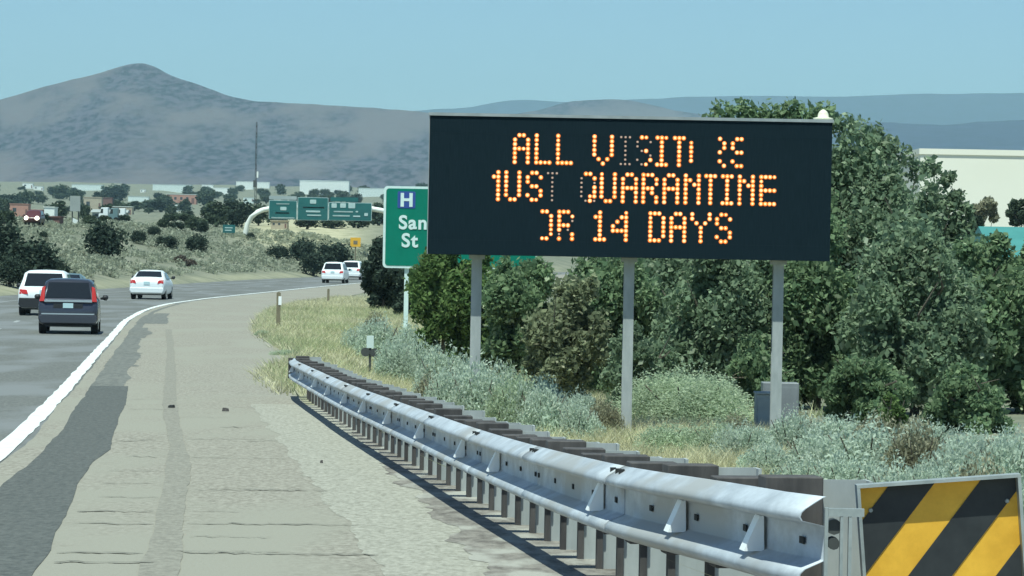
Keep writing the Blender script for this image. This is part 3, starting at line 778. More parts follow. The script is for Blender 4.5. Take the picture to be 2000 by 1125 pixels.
# ------------------------------------------------------------------ small roadside posts and signs
def ground_thing(u, v):
    return tpt(u, v, 30.0)
def delineator(u, v0, v1, label, w=0.09, mat='post_wood', refl=True):
    p = ground_thing(u, v1); k = F / p.y
    o = empty('delineator_post', (p.x, p.y, p.z)); tag(o, label, 'delineator')
    h = (v1 - v0) / k
    MB().prism([(-w / 2, -0.3), (w / 2, -0.3), (w / 2, h), (0.0, h + 0.03), (-w / 2, h)], 0, w * 0.6).build('stake', MATS[mat], o)
    if refl: MB().box(0.0, w * 0.75, -0.02, -0.004, h - 0.42, h - 0.12).build('reflector', MATS['reflector_white'], o)
    return o
delineator(543, 572, 641, 'weathered wooden delineator stake with white reflector on the grassy verge', w=0.14)
delineator(641, 565, 592, 'smaller far delineator stake where the verge meets the road', w=0.12, refl=False)
p = ground_thing(722, 732); k = F / p.y
o = empty('marker_post', p); tag(o, 'short dark post with a pale green plate behind the guardrail', 'marker post')
MB().box(-0.03, 0.03, 0, 0.05, -0.3, 60 / k).build('stake', MATS['dark_metal'], o)
MB().box(-7 / k, 7 / k, -0.02, -0.004, 52 / k, 76 / k).build('plate', MATS['plate_pale'], o, bevel=0.003)
mb = MB(); mb.tube([(-9 / k, -0.03, 44 / k), (-9 / k, 0.03, 44 / k)], 9 / k, 10); mb.build('reflector_disc', MATS['dark_metal'], o)
mb = MB(); mb.tube([(9 / k, -0.03, 43 / k), (9 / k, 0.03, 43 / k)], 9 / k, 10); mb.build('reflector_disc', MATS['dark_metal'], o)

p = tpt(447, 462, 200); k = F / p.y
o = empty('small_green_sign', p); tag(o, 'small green road sign beside the gantry leg on the hill', 'road sign')
MB().box(-12 / k, 12 / k, 0, 0.1, 7 / k, 23 / k).build('panel', MATS['gantry_green'], o)
mb = MB(); mb.box(-8 / k, 7 / k, -0.02, -0.004, 16 / k, 18 / k); mb.box(-8 / k, 5 / k, -0.02, -0.004, 11 / k, 13 / k); mb.build('legend', MATS['gantry_legend'], o)
for sx in (-7, 7): MB().box((sx - 1) / k, (sx + 1) / k, 0.11, 0.25, -0.5, 7 / k).build('post', MATS['post_wood'], o)
p = tpt(694, 500, 200); p = Vector((at(694, 490, 330).x, 330.0, hz(at(694, 490, 330).x, 330.0))); k = F / 330.0
zc = at(694, 473, 330).z - p.z
o = empty('warning_sign', p); tag(o, 'yellow square warning sign beside the far road bend', 'road sign')
MB().box(-10 / k, 10 / k, 0, 0.06, zc - 9 / k, zc + 9 / k).build('panel', MATS['sign_yellow'], o)
MB().box(-4 / k, 4 / k, -0.02, -0.004, zc - 4 / k, zc + 3 / k).build('legend', MATS['post_wood'], o)
MB().box(-1.2 / k, 1.2 / k, 0.065, 0.2, -0.5, zc + 8 / k).build('post', MATS['post_wood'], o)

# utility cabinet behind the right hand post
p = at(1495, 830, 56.0); g = hz(p.x, 56.0); k = F / 56.0
o = empty('utility_cabinet', (p.x, 56.0, g)); tag(o, 'light grey utility cabinet beside the right post of the message board', 'cabinet')
z1 = at(1495, 770, 56).z - g
MB().box(-19 / k, 19 / k, 0, 0.45, -0.2, z1).build('body', MATS['cabinet_grey'], o, bevel=0.01)
MB().box(-15 / k, 15 / k, -0.015, -0.001, 0.1, z1 - 0.08).build('door', MATS['cabinet_grey'], o)
MB().box(-20.5 / k, 20.5 / k, -0.03, 0.47, z1 + 0.001, z1 + 0.03).build('roof', MATS['cabinet_grey'], o)
p = at(1530, 830, 57.2); g = hz(p.x, 57.2)
o = empty('control_cabinet', (p.x, 57.2, g)); tag(o, 'taller dark grey control cabinet behind the right post of the message board', 'cabinet')
z1 = at(1530, 748, 57.2).z - g
MB().box(-42 / k, 30 / k, 0, 0.5, -0.2, z1).build('body', MATS['cabinet_dark'], o, bevel=0.01)
MB().box(-38 / k, 26 / k, -0.015, -0.001, 0.1, z1 - 0.08).build('door', MATS['cabinet_dark'], o)

# litter on the shoulder
def scrap(u, v, wpx, hpx, label, matn, seed):
    x, y = gpt(u, v); k = F / y; rr = random.Random(seed)
    pts = []
    for i in range(9):
        a = 2 * math.pi * i / 9; r_ = rr.uniform(0.75, 1.1)
        pts.append((math.cos(a) * wpx / k / 2 * r_, math.sin(a) * wpx / k / 2 * 0.8 * r_))
    mb = MB(); n = len(pts)
    mb.add([(a, b, 0.0) for a, b in pts] + [(a * .8, b * .8, hpx / k * rr.uniform(.6, 1.2)) for a, b in pts], [tuple(range(n))[::-1], tuple(range(n, 2 * n))] + [(i, (i + 1) % n, (i + 1) % n + n, i + n) for i in range(n)])
    o = mb.build('tyre_scrap', MATS[matn]); o.location = (x, y, float(zr(y)) + 0.014)
    tag(o, label, 'debris')
scrap(335, 798, 17, 5, 'black scrap of tyre rubber lying on the sealed joint of the shoulder', 'slot_dark', 1)
scrap(440, 805, 14, 6, 'reddish brown lump lying right of the black tyre scrap', 'block_wood_and_shade', 2)
scrap(628, 907, 7, 5, 'tiny dark stone on the pale gravel near the guardrail', 'block_wood_and_shade', 3)
# ------------------------------------------------------------------ vehicles
pmat('paint_dark', (0.085, 0.09, 0.11), rough=0.22, metal=0.6)
pmat('paint_white', (0.80, 0.84, 0.84), rough=0.3)
pmat('paint_teal', (0.16, 0.24, 0.25), rough=0.3, metal=0.3)
pmat('paint_maroon', (0.10, 0.03, 0.03), rough=0.3)
pmat('car_glass', (0.015, 0.018, 0.022), rough=0.08)
pmat('car_trim', (0.02, 0.022, 0.025), rough=0.6)
pmat('tyre', (0.014, 0.014, 0.015), rough=0.9)
pmat('rim', (0.35, 0.36, 0.37), rough=0.35, metal=0.8)
pmat('tail_red', (0.55, 0.035, 0.03), rough=0.25)
pmat('brake_lit', (0.42, 0.035, 0.03), rough=0.2, emit=0.05)
pmat('chrome', (0.55, 0.60, 0.62), rough=0.25, metal=0.7)
pmat('plate_light', (0.50, 0.68, 0.70), rough=0.5)
pmat('headlamp', (1.0, 0.93, 0.75), rough=0.3, emit=3.0)
STY = {
 'suv': dict(L=4.5, st=[(0.0, .42, .74, .78, .76), (.05, .34, .90, .93, .87), (.12, .30, 1.0, 1.06, .90), (.22, .28, 1.02, 1.28, .905), (.40, .28, 1.03, 1.60, .91), (.62, .27, 1.03, 1.67, .91),
             (1.6, .25, 1.02, 1.69, .91), (2.5, .25, 1.0, 1.66, .91), (2.95, .25, .99, 1.52, .91), (3.5, .26, .97, 1.10, .90), (4.1, .28, .90, .98, .88), (4.4, .33, .78, .84, .80), (4.5, .42, .66, .70, .70)],
             wt=.66, win=((.135, 1.10), (.375, 1.57)), ww=(.70, .60), tyre=.345, ax=(.86, 3.48), tw=.10),
 'sedan': dict(L=4.7, st=[(0.0, .42, .76, .80, .74), (.05, .34, .92, .97, .85), (.12, .28, .96, 1.02, .89), (.55, .25, .97, 1.06, .90), (.75, .25, .97, 1.10, .90), (1.35, .24, .96, 1.40, .905), (1.7, .24, .95, 1.455, .905),
             (2.3, .24, .94, 1.45, .905), (2.8, .24, .93, 1.33, .905), (3.45, .25, .90, 1.0, .90), (4.2, .27, .80, .88, .88), (4.6, .33, .68, .74, .80), (4.7, .42, .60, .64, .68)],
             wt=.60, win=((.78, 1.115), (1.33, 1.385)), ww=(.69, .58), tyre=.325, ax=(.95, 3.65), tw=.10)}
def make_car(name, label, style, paint, lit=False, tall_lights=True, dark_bumper=False, sc=(1, 1, 1), group=None, head=False):
    d = STY[style]; root = empty(name); tag(root, label, 'car', group)
    mb = MB(); nps = None
    for (y, zb, zbelt, ztop, w) in d['st']:
        gh = max(0.0, min(1.0, (ztop - zbelt) / 0.5)); wt = w * 0.97 * (1 - gh) + d['wt'] * gh
        mid = zbelt + (ztop - zbelt) * 0.12
        half = [(0, zb), (w * .86, zb), (w * .96, zb + .06), (w, zb + .18), (w, zb + (zbelt - zb) * .62), (w * .975, zbelt), (w * .965 * (1 - gh) + (w * .93) * gh, mid),
                (wt + .05 * gh, ztop - .09 * max(gh, .15)), (wt * .9, ztop - .02), (wt * .5, ztop), (0, ztop + .008)]
        ring = [(x, y, z) for x, z in half] + [(-x, y, z) for x, z in half[-2:0:-1]]
        nps = len(ring); mb.v += ring
    ns = len(d['st'])
    for i in range(ns - 1):
        for k in range(nps):
            a = i * nps + k; b = i * nps + (k + 1) % nps
            mb.f.append((a, b, b + nps, a + nps))
    mb.f.append(tuple(range(nps))[::-1]); mb.f.append(tuple(range((ns - 1) * nps, ns * nps)))
    body = mb.build('body', paint, root, smooth=True)
    (y0, z0), (y1, z1) = d['win']; wa, wb = d['ww']
    # rear window follows the tailgate slope
    nrm = Vector((0, -(z1 - z0), (y1 - y0))).normalized() * 0.014
    def pw(x, t): return Vector((x, y0 + (y1 - y0) * t, z0 + (z1 - z0) * t))
    xs = [-1, -.5, 0, .5, 1]; m2 = MB(); vs = []
    for t in (0.0, .5, 1.0):
        w = wa + (wb - wa) * t
        for x in xs: vs.append(pw(x * w, t) + nrm * (1.0 if abs(x) < 1 else .6))
    m2.add(vs, [(r * 5 + c, r * 5 + c + 1, r * 5 + c + 6, r * 5 + c + 5) for r in range(2) for c in range(4)])
    m2.build('rear_window', MATS['car_glass'], root)
    # side windows
    for sx in (-1, 1):
        m3 = MB(); w = .925
        zt_ = d['st'][6][3]
        if style == 'suv': q = [(.62, 1.08, .865), (3.1, 1.05, .865), (2.6, zt_ - .16, .735), (.75, zt_ - .15, .735)]
        else: q = [(1.15, 1.03, .862), (3.05, 1.0, .862), (2.5, zt_ - .13, .70), (1.55, zt_ - .12, .70)]
        m3.add([(sx * (x + .012), y, z) for y, z, x in q], [(0, 1, 2, 3)]); m3.build('side_window', MATS['car_glass'], root)
        # tail lights
        m4 = MB()
        if tall_lights: qs = [(.72, 1.0, .03), (.87, .99, .10), (.80, 1.42, .30), (.70, 1.46, .30)]
        else: qs = [(.55, .80, -.0), (.86, .80, .07), (.85, .98, .10), (.60, .96, .045)]
        fr_ = [Vector((sx * x, y - .035, z)) for x, z, y in qs]; bk = [Vector((sx * x, y + .12, z)) for x, z, y in qs]
        m4.add(fr_ + bk, [(0, 1, 2, 3), (4, 7, 6, 5), (0, 4, 5, 1), (1, 5, 6, 2), (2, 6, 7, 3), (3, 7, 4, 0)])
        m4.build('tail_light', MATS['brake_lit' if lit else 'tail_red'], root, bevel=0.01)
        # mirror
        m5 = MB(); yb = 2.95 if style == 'suv' else 2.85
        m5.tube([(sx * .90, yb, 1.05), (sx * .97, yb, 1.06), (sx * 1.0, yb, 1.08), (sx * 1.10, yb + .01, 1.08), (sx * 1.13, yb + .02, 1.07)], [.03, .04, .085, .085, .05], 8)
        m5.build('mirror', MATS['car_trim'], root, smooth=True)
        for ax in d['ax']:
            wheel = empty('wheel'); wheel.parent = root; wheel.location = (sx * .79, ax, d['tyre'])
            r_ = d['tyre']
            MB().tube([(-.11, 0, 0), (-.10, 0, 0), (.10, 0, 0), (.11, 0, 0)], [r_ - .03, r_, r_, r_ - .03], 20).build('tyre', MATS['tyre'], wheel)
            MB().tube([(sx * .112, 0, 0), (sx * .118, 0, 0)], [r_ * .62, r_ * .55], 14).build('rim', MATS['rim'], wheel)
        if head:
            MB().tube([(sx * .60, 4.30, .74), (sx * .60, 4.56, .74)], [.25, .22], 12).build('headlight', MATS['headlamp'], root)
    # bumper, plate, tailgate trim
    bm_ = MB(); zb = .34 if not dark_bumper else .30
    bm_.prism([(-.80, zb), (.80, zb), (.88, zb + .12), (.86, .66 if dark_bumper else .58), (-.86, .66 if dark_bumper else .58), (-.88, zb + .12)], -.055, .10)
    bm_.build('bumper', MATS['car_trim'] if dark_bumper else paint, root, bevel=.015)
    if style == 'suv':
        if paint.name == 'paint_dark':
            MB().box(-.72, .72, -.006, .05, .985, 1.045).build('tailgate_trim', MATS['chrome'], root)
            MB().box(-.80, .80, -.062, -.054, .60, .64).build('bumper_trim', MATS['chrome'], root)
            MB().box(-.44, .44, .002, .05, .765, .93).build('plate_recess', MATS['car_trim'], root)
    zpl = .80 if style == 'suv' else .74
    MB().box(-.155, .155, -.012 if style == 'suv' else -.02, -.002 if style == 'suv' else .02, zpl, zpl + .15).build('number_plate', MATS['plate_light'], root)
    mb = MB(); mb.box(-.70, .70, .25, d['L'] - .4, .22, .30); mb.build('underbody', MATS['car_trim'], root)
    root.scale = sc
    return root
def put_car(c, u, v, off=0.0, head=0.0):
    x, y = gpt(u, v)
    h = math.atan2(float(edge(y + 4)) - float(edge(y - 2)), 6.0)
    c.location = (x, y, float(zr(y))); c.rotation_euler = (0, 0, -h + head)
GRP = 'cars driving on the highway'
put_car(make_car('dark_suv', 'dark grey SUV with tall tail lights, nearest car on the highway', 'suv', MATS['paint_dark'], lit=True, group=GRP), 132, 653)
put_car(make_car('white_suv', 'white SUV with black lower bumper, left of the dark grey SUV', 'suv', MATS['paint_white'], tall_lights=False, dark_bumper=True, sc=(1.1, 1.1, 1.04), group=GRP), 85, 617)
put_car(make_car('white_sedan', 'white sedan driving alone at the start of the bend', 'sedan', MATS['paint_white'], tall_lights=False, sc=(1.0, 1, 1.04), group=GRP), 286, 585)
put_car(make_car('teal_sedan', 'grey teal sedan mostly hidden behind the white SUV', 'sedan', MATS['paint_teal'], tall_lights=False, group=GRP), 124, 597)
put_car(make_car('far_white_suv', 'far white SUV in the bend, nearer of the pair by the dark juniper', 'suv', MATS['paint_white'], tall_lights=False, group=GRP), 649, 553)
put_car(make_car('farther_white_suv', 'farthest white SUV peeping out behind the other in the bend', 'suv', MATS['paint_white'], tall_lights=False, group=GRP), 684, 546.5)

# ------------------------------------------------------------------ foliage
def unit(rng, n):
    v = rng.normal(size=(n, 3)); return v / np.linalg.norm(v, axis=1, keepdims=True)
def leaves(rng, P, size, elong=1.7, up=0.0, jit=0.5):
    n = len(P); a = unit(rng, n); a[:, 2] += up; a /= np.linalg.norm(a, axis=1, keepdims=True)
    b = np.cross(a, unit(rng, n)); b /= np.maximum(np.linalg.norm(b, axis=1, keepdims=True), 1e-6)
    s = size * (1 + jit * (rng.rand(n, 1) * 2 - 1)); a = a * s * elong * 0.5; b = b * s * 0.5
    return np.stack([P - a, P + b, P + a, P - b], 1).reshape(-1, 3)
def lobes_pts(rng, n, lobes):
    """lobes: list of (cx,cy,cz,rx,ry,rz); leaves mostly in the shell of each"""
    vol = np.array([l[3] * l[4] * l[5] for l in lobes]) ** 0.75; k = rng.choice(len(lobes), n, p=vol / vol.sum())
    L = np.array(lobes)[k]; d = unit(rng, n); r = 1 - np.abs(rng.normal(0, 0.32, (n, 1)))
    # fringe noise
    r = r * (1 + 0.55 * (rng.rand(n, 1) ** 2 - 0.2))
    return L[:, :3] + d * r * L[:, 3:]
def crown_lobes(rng, w, h, zc, nl, rmin=.13, rmax=.28, flat=0.0):
    out = []
    for i in range(nl):
        d = unit(rng, 1)[0] * rng.rand() ** 0.45
        r = rng.uniform(rmin, rmax)
        out.append((d[0] * w / 2 * (1 - r), d[1] * w / 2 * (1 - r), zc + d[2] * h / 2 * (1 - r), w / 2 * r * 1.15, w / 2 * r * 1.15, h / 2 * r * 1.2))
    return out
leafmat('leaf_elm', (0.115, 0.19, 0.105), (0.28, 0.375, 0.20), (0.49, 0.55, 0.36), trans=.5)
leafmat('leaf_dust', (0.17, 0.20, 0.12), (0.34, 0.37, 0.22), (0.52, 0.50, 0.35), trans=.45)
leafmat('leaf_elm_grey', (0.135, 0.205, 0.13), (0.315, 0.40, 0.25), (0.53, 0.58, 0.42), trans=.5)
leafmat('leaf_bright', (0.085, 0.155, 0.055), (0.21, 0.30, 0.11), (0.33, 0.39, 0.18), trans=.45)
leafmat('leaf_olive', (0.22, 0.22, 0.145), (0.40, 0.385, 0.26), (0.56, 0.52, 0.38), trans=.4)
leafmat('leaf_juniper', (0.028, 0.045, 0.036), (0.07, 0.095, 0.068), (0.12, 0.14, 0.10), trans=.2)
leafmat('leaf_townA', (0.04, 0.062, 0.042), (0.105, 0.135, 0.085), trans=.25)
leafmat('leaf_brown', (0.08, 0.065, 0.055), (0.15, 0.125, 0.10), trans=.1)
leafmat('leaf_sage', (0.43, 0.52, 0.42), (0.66, 0.74, 0.60), (0.78, 0.80, 0.66), trans=.5)
leafmat('leaf_hill', (0.25, 0.275, 0.20), (0.42, 0.44, 0.33), (0.52, 0.51, 0.38), trans=.4)
leafmat('leaf_chamisa', (0.37, 0.46, 0.31), (0.57, 0.65, 0.46), (0.68, 0.73, 0.55), trans=.5)
leafmat('grass_dry', (0.44, 0.42, 0.25), (0.72, 0.68, 0.46), (0.80, 0.77, 0.58), trans=.45)
leafmat('grass_green', (0.30, 0.36, 0.19), (0.52, 0.54, 0.32), (0.64, 0.62, 0.40), trans=.45)

def limbs(mb, rng, h, w, zc, n=6, r0=.12):
    """trunk with limbs that taper"""
    top = Vector((rng.uniform(-.1, .1) * w, rng.uniform(-.1, .1) * w, zc))
    pts = [Vector((0, 0, -.3)), Vector((0.03 * w, 0, zc * .4)), top]
    mb.tube(pts, [r0 * 1.2, r0, r0 * .6], 7)
    for i in range(n):
        a = rng.uniform(0, 2 * math.pi); st = pts[1].lerp(top, rng.uniform(0.0, .9)); e = Vector((math.cos(a) * w * .36, math.sin(a) * w * .36, zc + rng.uniform(-.15, .42) * h))
        m_ = st.lerp(e, .5) + Vector((rng.uniform(-.1, .1) * w, rng.uniform(-.1, .1) * w, .06 * h))
        mb.tube([st, m_, e], [r0 * .5, r0 * .32, r0 * .1], 5, caps=False)
def tree_at(name, label, cat, u, vtop, Y, wpx, vbot, matn, nleaf, size, seed, group=None, nl=26, xtra=(), depth=1.0):
    k = F / Y; p = at(u, vtop, Y); g = hz(p.x, Y)
    zt_ = p.z - g; zb_ = max(0.05, at(u, vbot, Y).z - g); h = zt_ - zb_; w = wpx / k; zc = (zt_ + zb_) / 2
    rng = np.random.RandomState(seed); rr = random.Random(seed)
    root = empty(name, (p.x, Y, g)); tag(root, label, cat, group)
    lb = crown_lobes(rng, w, h, zc, nl)
    nsk = max(6, nl // 3)
    for i in range(nsk):                  # low skirt of suckers and branches down to the ground
        a_ = rng.uniform(0, 2 * np.pi); r_ = rng.uniform(.25, .85); q_ = rng.uniform(.14, .26)
        lb.append((math.cos(a_) * w / 2 * r_, math.sin(a_) * w / 2 * r_, rng.uniform(.05, .35) * zt_, w / 2 * q_, w / 2 * q_, w / 2 * q_ * 1.3))
    for (fx_, fz_, rr_) in xtra:          # named branch tips, as fractions of the crown
        lb.append((fx_ * w / 2, 0, zc + fz_ * h / 2, rr_ * w / 2, rr_ * w / 2, rr_ * w / 2))
    P = lobes_pts(rng, int(nleaf * 1.85), lb); P[:, 1] *= depth; P = P[P[:, 2] > 0.02]
    S_ = size * .70; k2 = int(len(P) * .3)
    V_ = np.concatenate([leaves(rng, P[:k2], S_ * 1.25), leaves(rng, P[k2:], S_ * .85)])
    link('crown', fastmesh('crown', V_, 4, MATS[matn]), root)
    mb = MB(); limbs(mb, rr, h, w, zc, 7, max(.05, w * .028)); mb.build('trunk', MATS['bark'], root)
    return root
TG = 'trees behind the message board'
E, G_, B_ = 'leaf_elm', 'leaf_elm_grey', 'leaf_bright'
tree_at('elm_tree', 'tall green tree rising above the top right of the message board', 'tree', 1500, 204, 76, 300, 700, E, 26000, .115, 1, TG, 60, tuple((-.72 + .13 * q, (.88, .93, .90, .96, .91)[q % 5], .15) for q in range(12)))
tree_at('elm_tree', 'broad dark green tree directly right of the message board', 'tree', 1700, 226, 79, 300, 760, G_, 32000, .115, 2, TG, 70, ((-.75, .92, .15), (-.55, .94, .15), (-.35, .93, .15), (-.15, .90, .15), (.05, .85, .16), (.25, .78, .16), (.45, .70, .15), (.65, .60, .15)))
tree_at('elm_tree', 'green tree reaching out in front of the cream building', 'tree', 1800, 315, 73, 200, 780, G_, 20000, .11, 3, TG, 44, ((.5, .86, .16), (.7, .70, .16), (.9, .60, .14), (1.0, .5, .10), (.75, .45, .18), (.2, .95, .18), (.85, .3, .18), (.95, .15, .16)))
tree_at('elm_tree', 'low leafy tree at the right edge above the sagebrush', 'tree', 1950, 470, 68, 270, 880, E, 22000, .11, 4, TG, 44, ((-.5, .9, .16), (0, .98, .14), (.5, .9, .16)))
tree_at('elm_tree', 'shadowy leafy tree right of the right hand sign post', 'tree', 1790, 440, 65, 300, 880, G_, 24000, .10, 5, TG, 50)
tree_at('elm_tree', 'leafy thicket tree behind the right hand sign post', 'tree', 1600, 420, 68, 240, 860, E, 20000, .10, 6, TG, 44)
tree_at('elm_tree', 'dense green tree between the middle and right sign posts', 'tree', 1400, 420, 68, 290, 830, G_, 24000, .10, 7, TG, 50)
tree_at('elm_tree', 'green thicket tree just left of the middle sign post', 'tree', 1215, 470, 73, 240, 800, E, 19000, .10, 8, TG, 44)
tree_at('olive_shrub', 'dusty olive green shrub in the gap between the left and middle sign posts', 'shrub', 1105, 520, 65, 190, 790, 'leaf_dust', 13000, .09, 9, None, 30)
tree_at('elm_tree', 'green tree behind the left sign post', 'tree', 1010, 465, 84, 170, 740, E, 15000, .11, 10, TG, 40)
tree_at('ash_tree', 'bright green bush in front of the hospital sign', 'tree', 866, 462, 88, 140, 660, B_, 13000, .12, 11, TG, 34)
tree_at('ash_tree', 'bright green bush under the left end of the message board', 'tree', 940, 470, 88, 150, 710, B_, 13000, .11, 12, TG, 34)
tree_at('elm_tree', 'grey green tree in the background between the middle and right sign posts', 'tree', 1310, 440, 92, 260, 760, G_, 15000, .14, 21, TG, 40)
tree_at('elm_tree', 'grey green tree in the background left of the middle sign post', 'tree', 1130, 600, 90, 230, 760, G_, 12000, .13, 22, TG, 40)
tree_at('elm_tree', 'dark tree in the background behind the right end of the message board', 'tree', 1600, 330, 92, 330, 800, E, 16000, .15, 23, TG, 44)
tree_at('elm_tree', 'dark tree in the background below the cream building', 'tree', 1850, 440, 92, 300, 800, E, 14000, .14, 24, TG, 40)
tree_at('elm_tree', 'leafy tree just beyond the right edge of the tree row', 'tree', 2110, 400, 74, 280, 880, G_, 14000, .12, 27, TG, 44)
tree_at('juniper_tree', 'dark juniper beside the road left of the hospital sign', 'tree', 748, 478, 150, 110, 606, 'leaf_juniper', 8000, .16, 13, None, 30, ((-.1, 1.0, .25),))
tree_at('juniper_tree', 'dark juniper half hidden behind the post of the hospital sign', 'tree', 805, 505, 140, 90, 608, 'leaf_juniper', 5000, .16, 14, None, 24)
tree_at('shade_shrub', 'dark low shrub in the shade below the trees on the right', 'shrub', 1690, 690, 61, 220, 860, E, 9000, .085, 15, None, 30)
tree_at('shade_shrub', 'dark low shrub beneath the tree at the right edge', 'shrub', 1890, 700, 58, 200, 880, E, 9000, .085, 16, None, 30)
tree_at('shade_shrub', 'dark leafy shrub low behind the large rounded shrub', 'shrub', 1480, 640, 62, 200, 840, E, 9000, .085, 25, None, 30)
tree_at('shade_shrub', 'green leafy shrub low behind the middle sign post', 'shrub', 1250, 620, 62, 170, 820, G_, 8000, .085, 26, None, 30)
tree_at('shade_shrub', 'green sprig shrub standing in the dark gap right of the cabinets', 'shrub', 1745, 765, 50, 60, 850, B_, 2200, .06, 17, None, 12)
tree_at('yellow_tree', 'small yellow green tree in front of the cream building', 'tree', 1925, 382, 190, 60, 440, 'leaf_olive', 3500, .2, 18, None, 14)
tree_at('far_tree', 'dark tree at the right edge in front of the cream building', 'tree', 1995, 380, 200, 60, 445, 'leaf_townA', 3500, .2, 19, None, 14)
tree_at('far_tree', 'dark tree below the cream building beside the teal roof', 'tree', 1890, 405, 180, 70, 470, 'leaf_townA', 3500, .2, 20, None, 14)

# ---- sagebrush and chamisa
def tuft_verts(rng, n, rad, h, leafsize, dome=1.0):
    """upright thin leaves on a dome, rooted at the origin"""
    th = rng.uniform(0, 2 * np.pi, n); ph = np.arccos(rng.uniform(0.0, 1, n)); r = 1 - np.abs(rng.normal(0, .20, n)); r = r * (1 + .16 * np.sin(th * 3 + rng.rand() * 6) * np.sin(ph * 4 + rng.rand() * 6))
    d = np.stack([np.sin(ph) * np.cos(th), np.sin(ph) * np.sin(th), np.cos(ph)], 1)
    P = d * r[:, None] * np.array([rad, rad, h])
    a = d * .5 + unit(rng, n) * .9; a[:, 2] += .25; a /= np.linalg.norm(a, axis=1, keepdims=True)
    b = np.cross(a, unit(rng, n)); b /= np.maximum(np.linalg.norm(b, axis=1, keepdims=True), 1e-6)
    s = leafsize * rng.uniform(.6, 1.4, (n, 1))
    return np.stack([P - a * s * 1.0, P + b * s * .42, P + a * s * 1.0, P - b * s * .42], 1).reshape(-1, 3)
def shrub_mesh(name, rng, n, rad, h, ls, matn, sub=5, fmin=.5):
    V = []
    for i in range(sub):
        c = np.array([rng.uniform(-.55, .55) * rad, rng.uniform(-.55, .55) * rad, 0.0]) if i else np.zeros(3)
        f = rng.uniform(fmin, fmin + .35) if i else .9
        V.append(tuft_verts(rng, n // sub, rad * f * .75, h * f, ls) + c)
    return fastmesh(name, np.concatenate(V), 4, MATS[matn])
rngs = np.random.RandomState(42)
SAGE = [shrub_mesh('sage_foliage', rngs, 11000, 0.62, 0.75, .024, 'leaf_sage', 8) for _ in range(4)]
GSAGE = [shrub_mesh('green_sage_foliage', rngs, 11000, 0.62, 0.75, .024, 'leaf_chamisa', 8) for _ in range(2)]
DSAGE = [shrub_mesh('dry_shrub_foliage', rngs, 8000, 0.6, 0.8, .026, 'leaf_olive', 8) for _ in range(2)]
stem = MB()
for i in range(7):
    a = i * .9; stem.tube([(0, 0, -.15), (math.cos(a) * .15, math.sin(a) * .15, .2), (math.cos(a) * .35, math.sin(a) * .35, .5)], [.02, .014, .006], 5)
so = stem.build('stems', MATS['bark']); STEM = so.data; bpy.data.objects.remove(so)
def shrub(name, label, meshes, u, vb, Y, wpx, hpx, seed, group=None, cat='shrub'):
    rr = random.Random(seed); p = at(u, vb, Y); g = hz(p.x, Y); k = F / Y
    o = empty(name, (p.x, Y, g - 0.02), rr.uniform(0, 6.28)); tag(o, label, cat, group)
    sx = wpx / k / 1.24; top = at(u, vb - hpx, Y).z - g; sz = max(.3, top / .78)
    f = link('foliage', meshes[seed % len(meshes)], o); s_ = link('stems', STEM, o)
    o.scale = (sx, sx, min(sz, sx * 1.5))
    return o
shrub('chamisa_shrub', 'large rounded bright green shrub behind the middle sign post', [shrub_mesh('chamisa_foliage', rngs, 36000, .62, .75, .0135, 'leaf_chamisa', 11, .68)], 1342, 866, 58.8, 330, 160, 1)
shrub('chamisa_shrub', 'low green shrub in front of the large rounded shrub, right of the middle sign post', GSAGE, 1310, 870, 48.5, 150, 60, 2)
shrub('chamisa_shrub', 'low green shrub at the right front of the large rounded shrub', GSAGE, 1395, 872, 48, 140, 66, 3)
SG = 'sagebrush along the verge behind the guardrail'
rows_ = [  # (row phrase, counted from the left, [(u, base v, distance, width px, height px)])
 ('back row under the trees on the right', [(1450, 880, 47, 100, 55), (1545, 872, 48, 105, 70), (1630, 868, 48.5, 130, 55), (1720, 872, 47.5, 120, 60), (1800, 885, 46, 120, 65), (1890, 890, 45, 130, 55), (1985, 895, 44, 120, 60)]),
 ('middle row behind the guardrail on the right', [(1500, 905, 42, 90, 50), (1590, 908, 41, 140, 72), (1690, 910, 40.5, 190, 88), (1790, 920, 40, 130, 92), (1870, 925, 38, 140, 75), (1965, 930, 37, 140, 85)]),
 ('front row above the striped hazard board', [(1565, 938, 36, 110, 55), (1650, 948, 34.5, 160, 70), (1745, 955, 33.5, 150, 62), (1830, 958, 33, 130, 66), (1920, 965, 31.5, 160, 75), (2010, 960, 31, 130, 95)]),
 ('group between the hospital sign post and the guardrail', [(705, 640, 98, 60, 48), (745, 655, 90, 100, 66), (800, 640, 95, 85, 48), (770, 700, 76, 95, 58), (815, 700, 78, 100, 62), (735, 612, 108, 64, 34)]),
 ('tall clump hiding the left sign post', [(870, 770, 53.2, 130, 95), (935, 790, 52.6, 150, 105), (1000, 800, 52, 140, 100), (1060, 815, 51.5, 130, 100), (1125, 830, 51, 100, 80)]),
 ('group at the foot of the left sign post', [(860, 735, 68, 125, 72), (840, 775, 61, 90, 52), (925, 765, 61, 145, 84), (990, 785, 58, 125, 84), (1055, 795, 56, 115, 74), (965, 810, 53, 95, 58), (1125, 805, 55, 95, 64), (900, 800, 56, 90, 50)])]
ORD = ['first', 'second', 'third', 'fourth', 'fifth', 'sixth', 'seventh', 'eighth']
i = 0
for phrase, lst in rows_:
    order = sorted(lst, key=lambda t: t[0])
    for t in lst:
        u, v, Y, w, h = t
        ms = DSAGE if i % 7 == 3 else SAGE
        if 880 < u < 1100 and i % 2: ms = GSAGE
        gsc = 1.38 if u > 1400 else 1.18
        w, h = w * gsc, h * gsc
        shrub('sagebrush', ORD[order.index(t)] + ' sagebrush from the left in the ' + phrase, ms, u, v, Y, w, h, i + 3, SG)
        i += 1
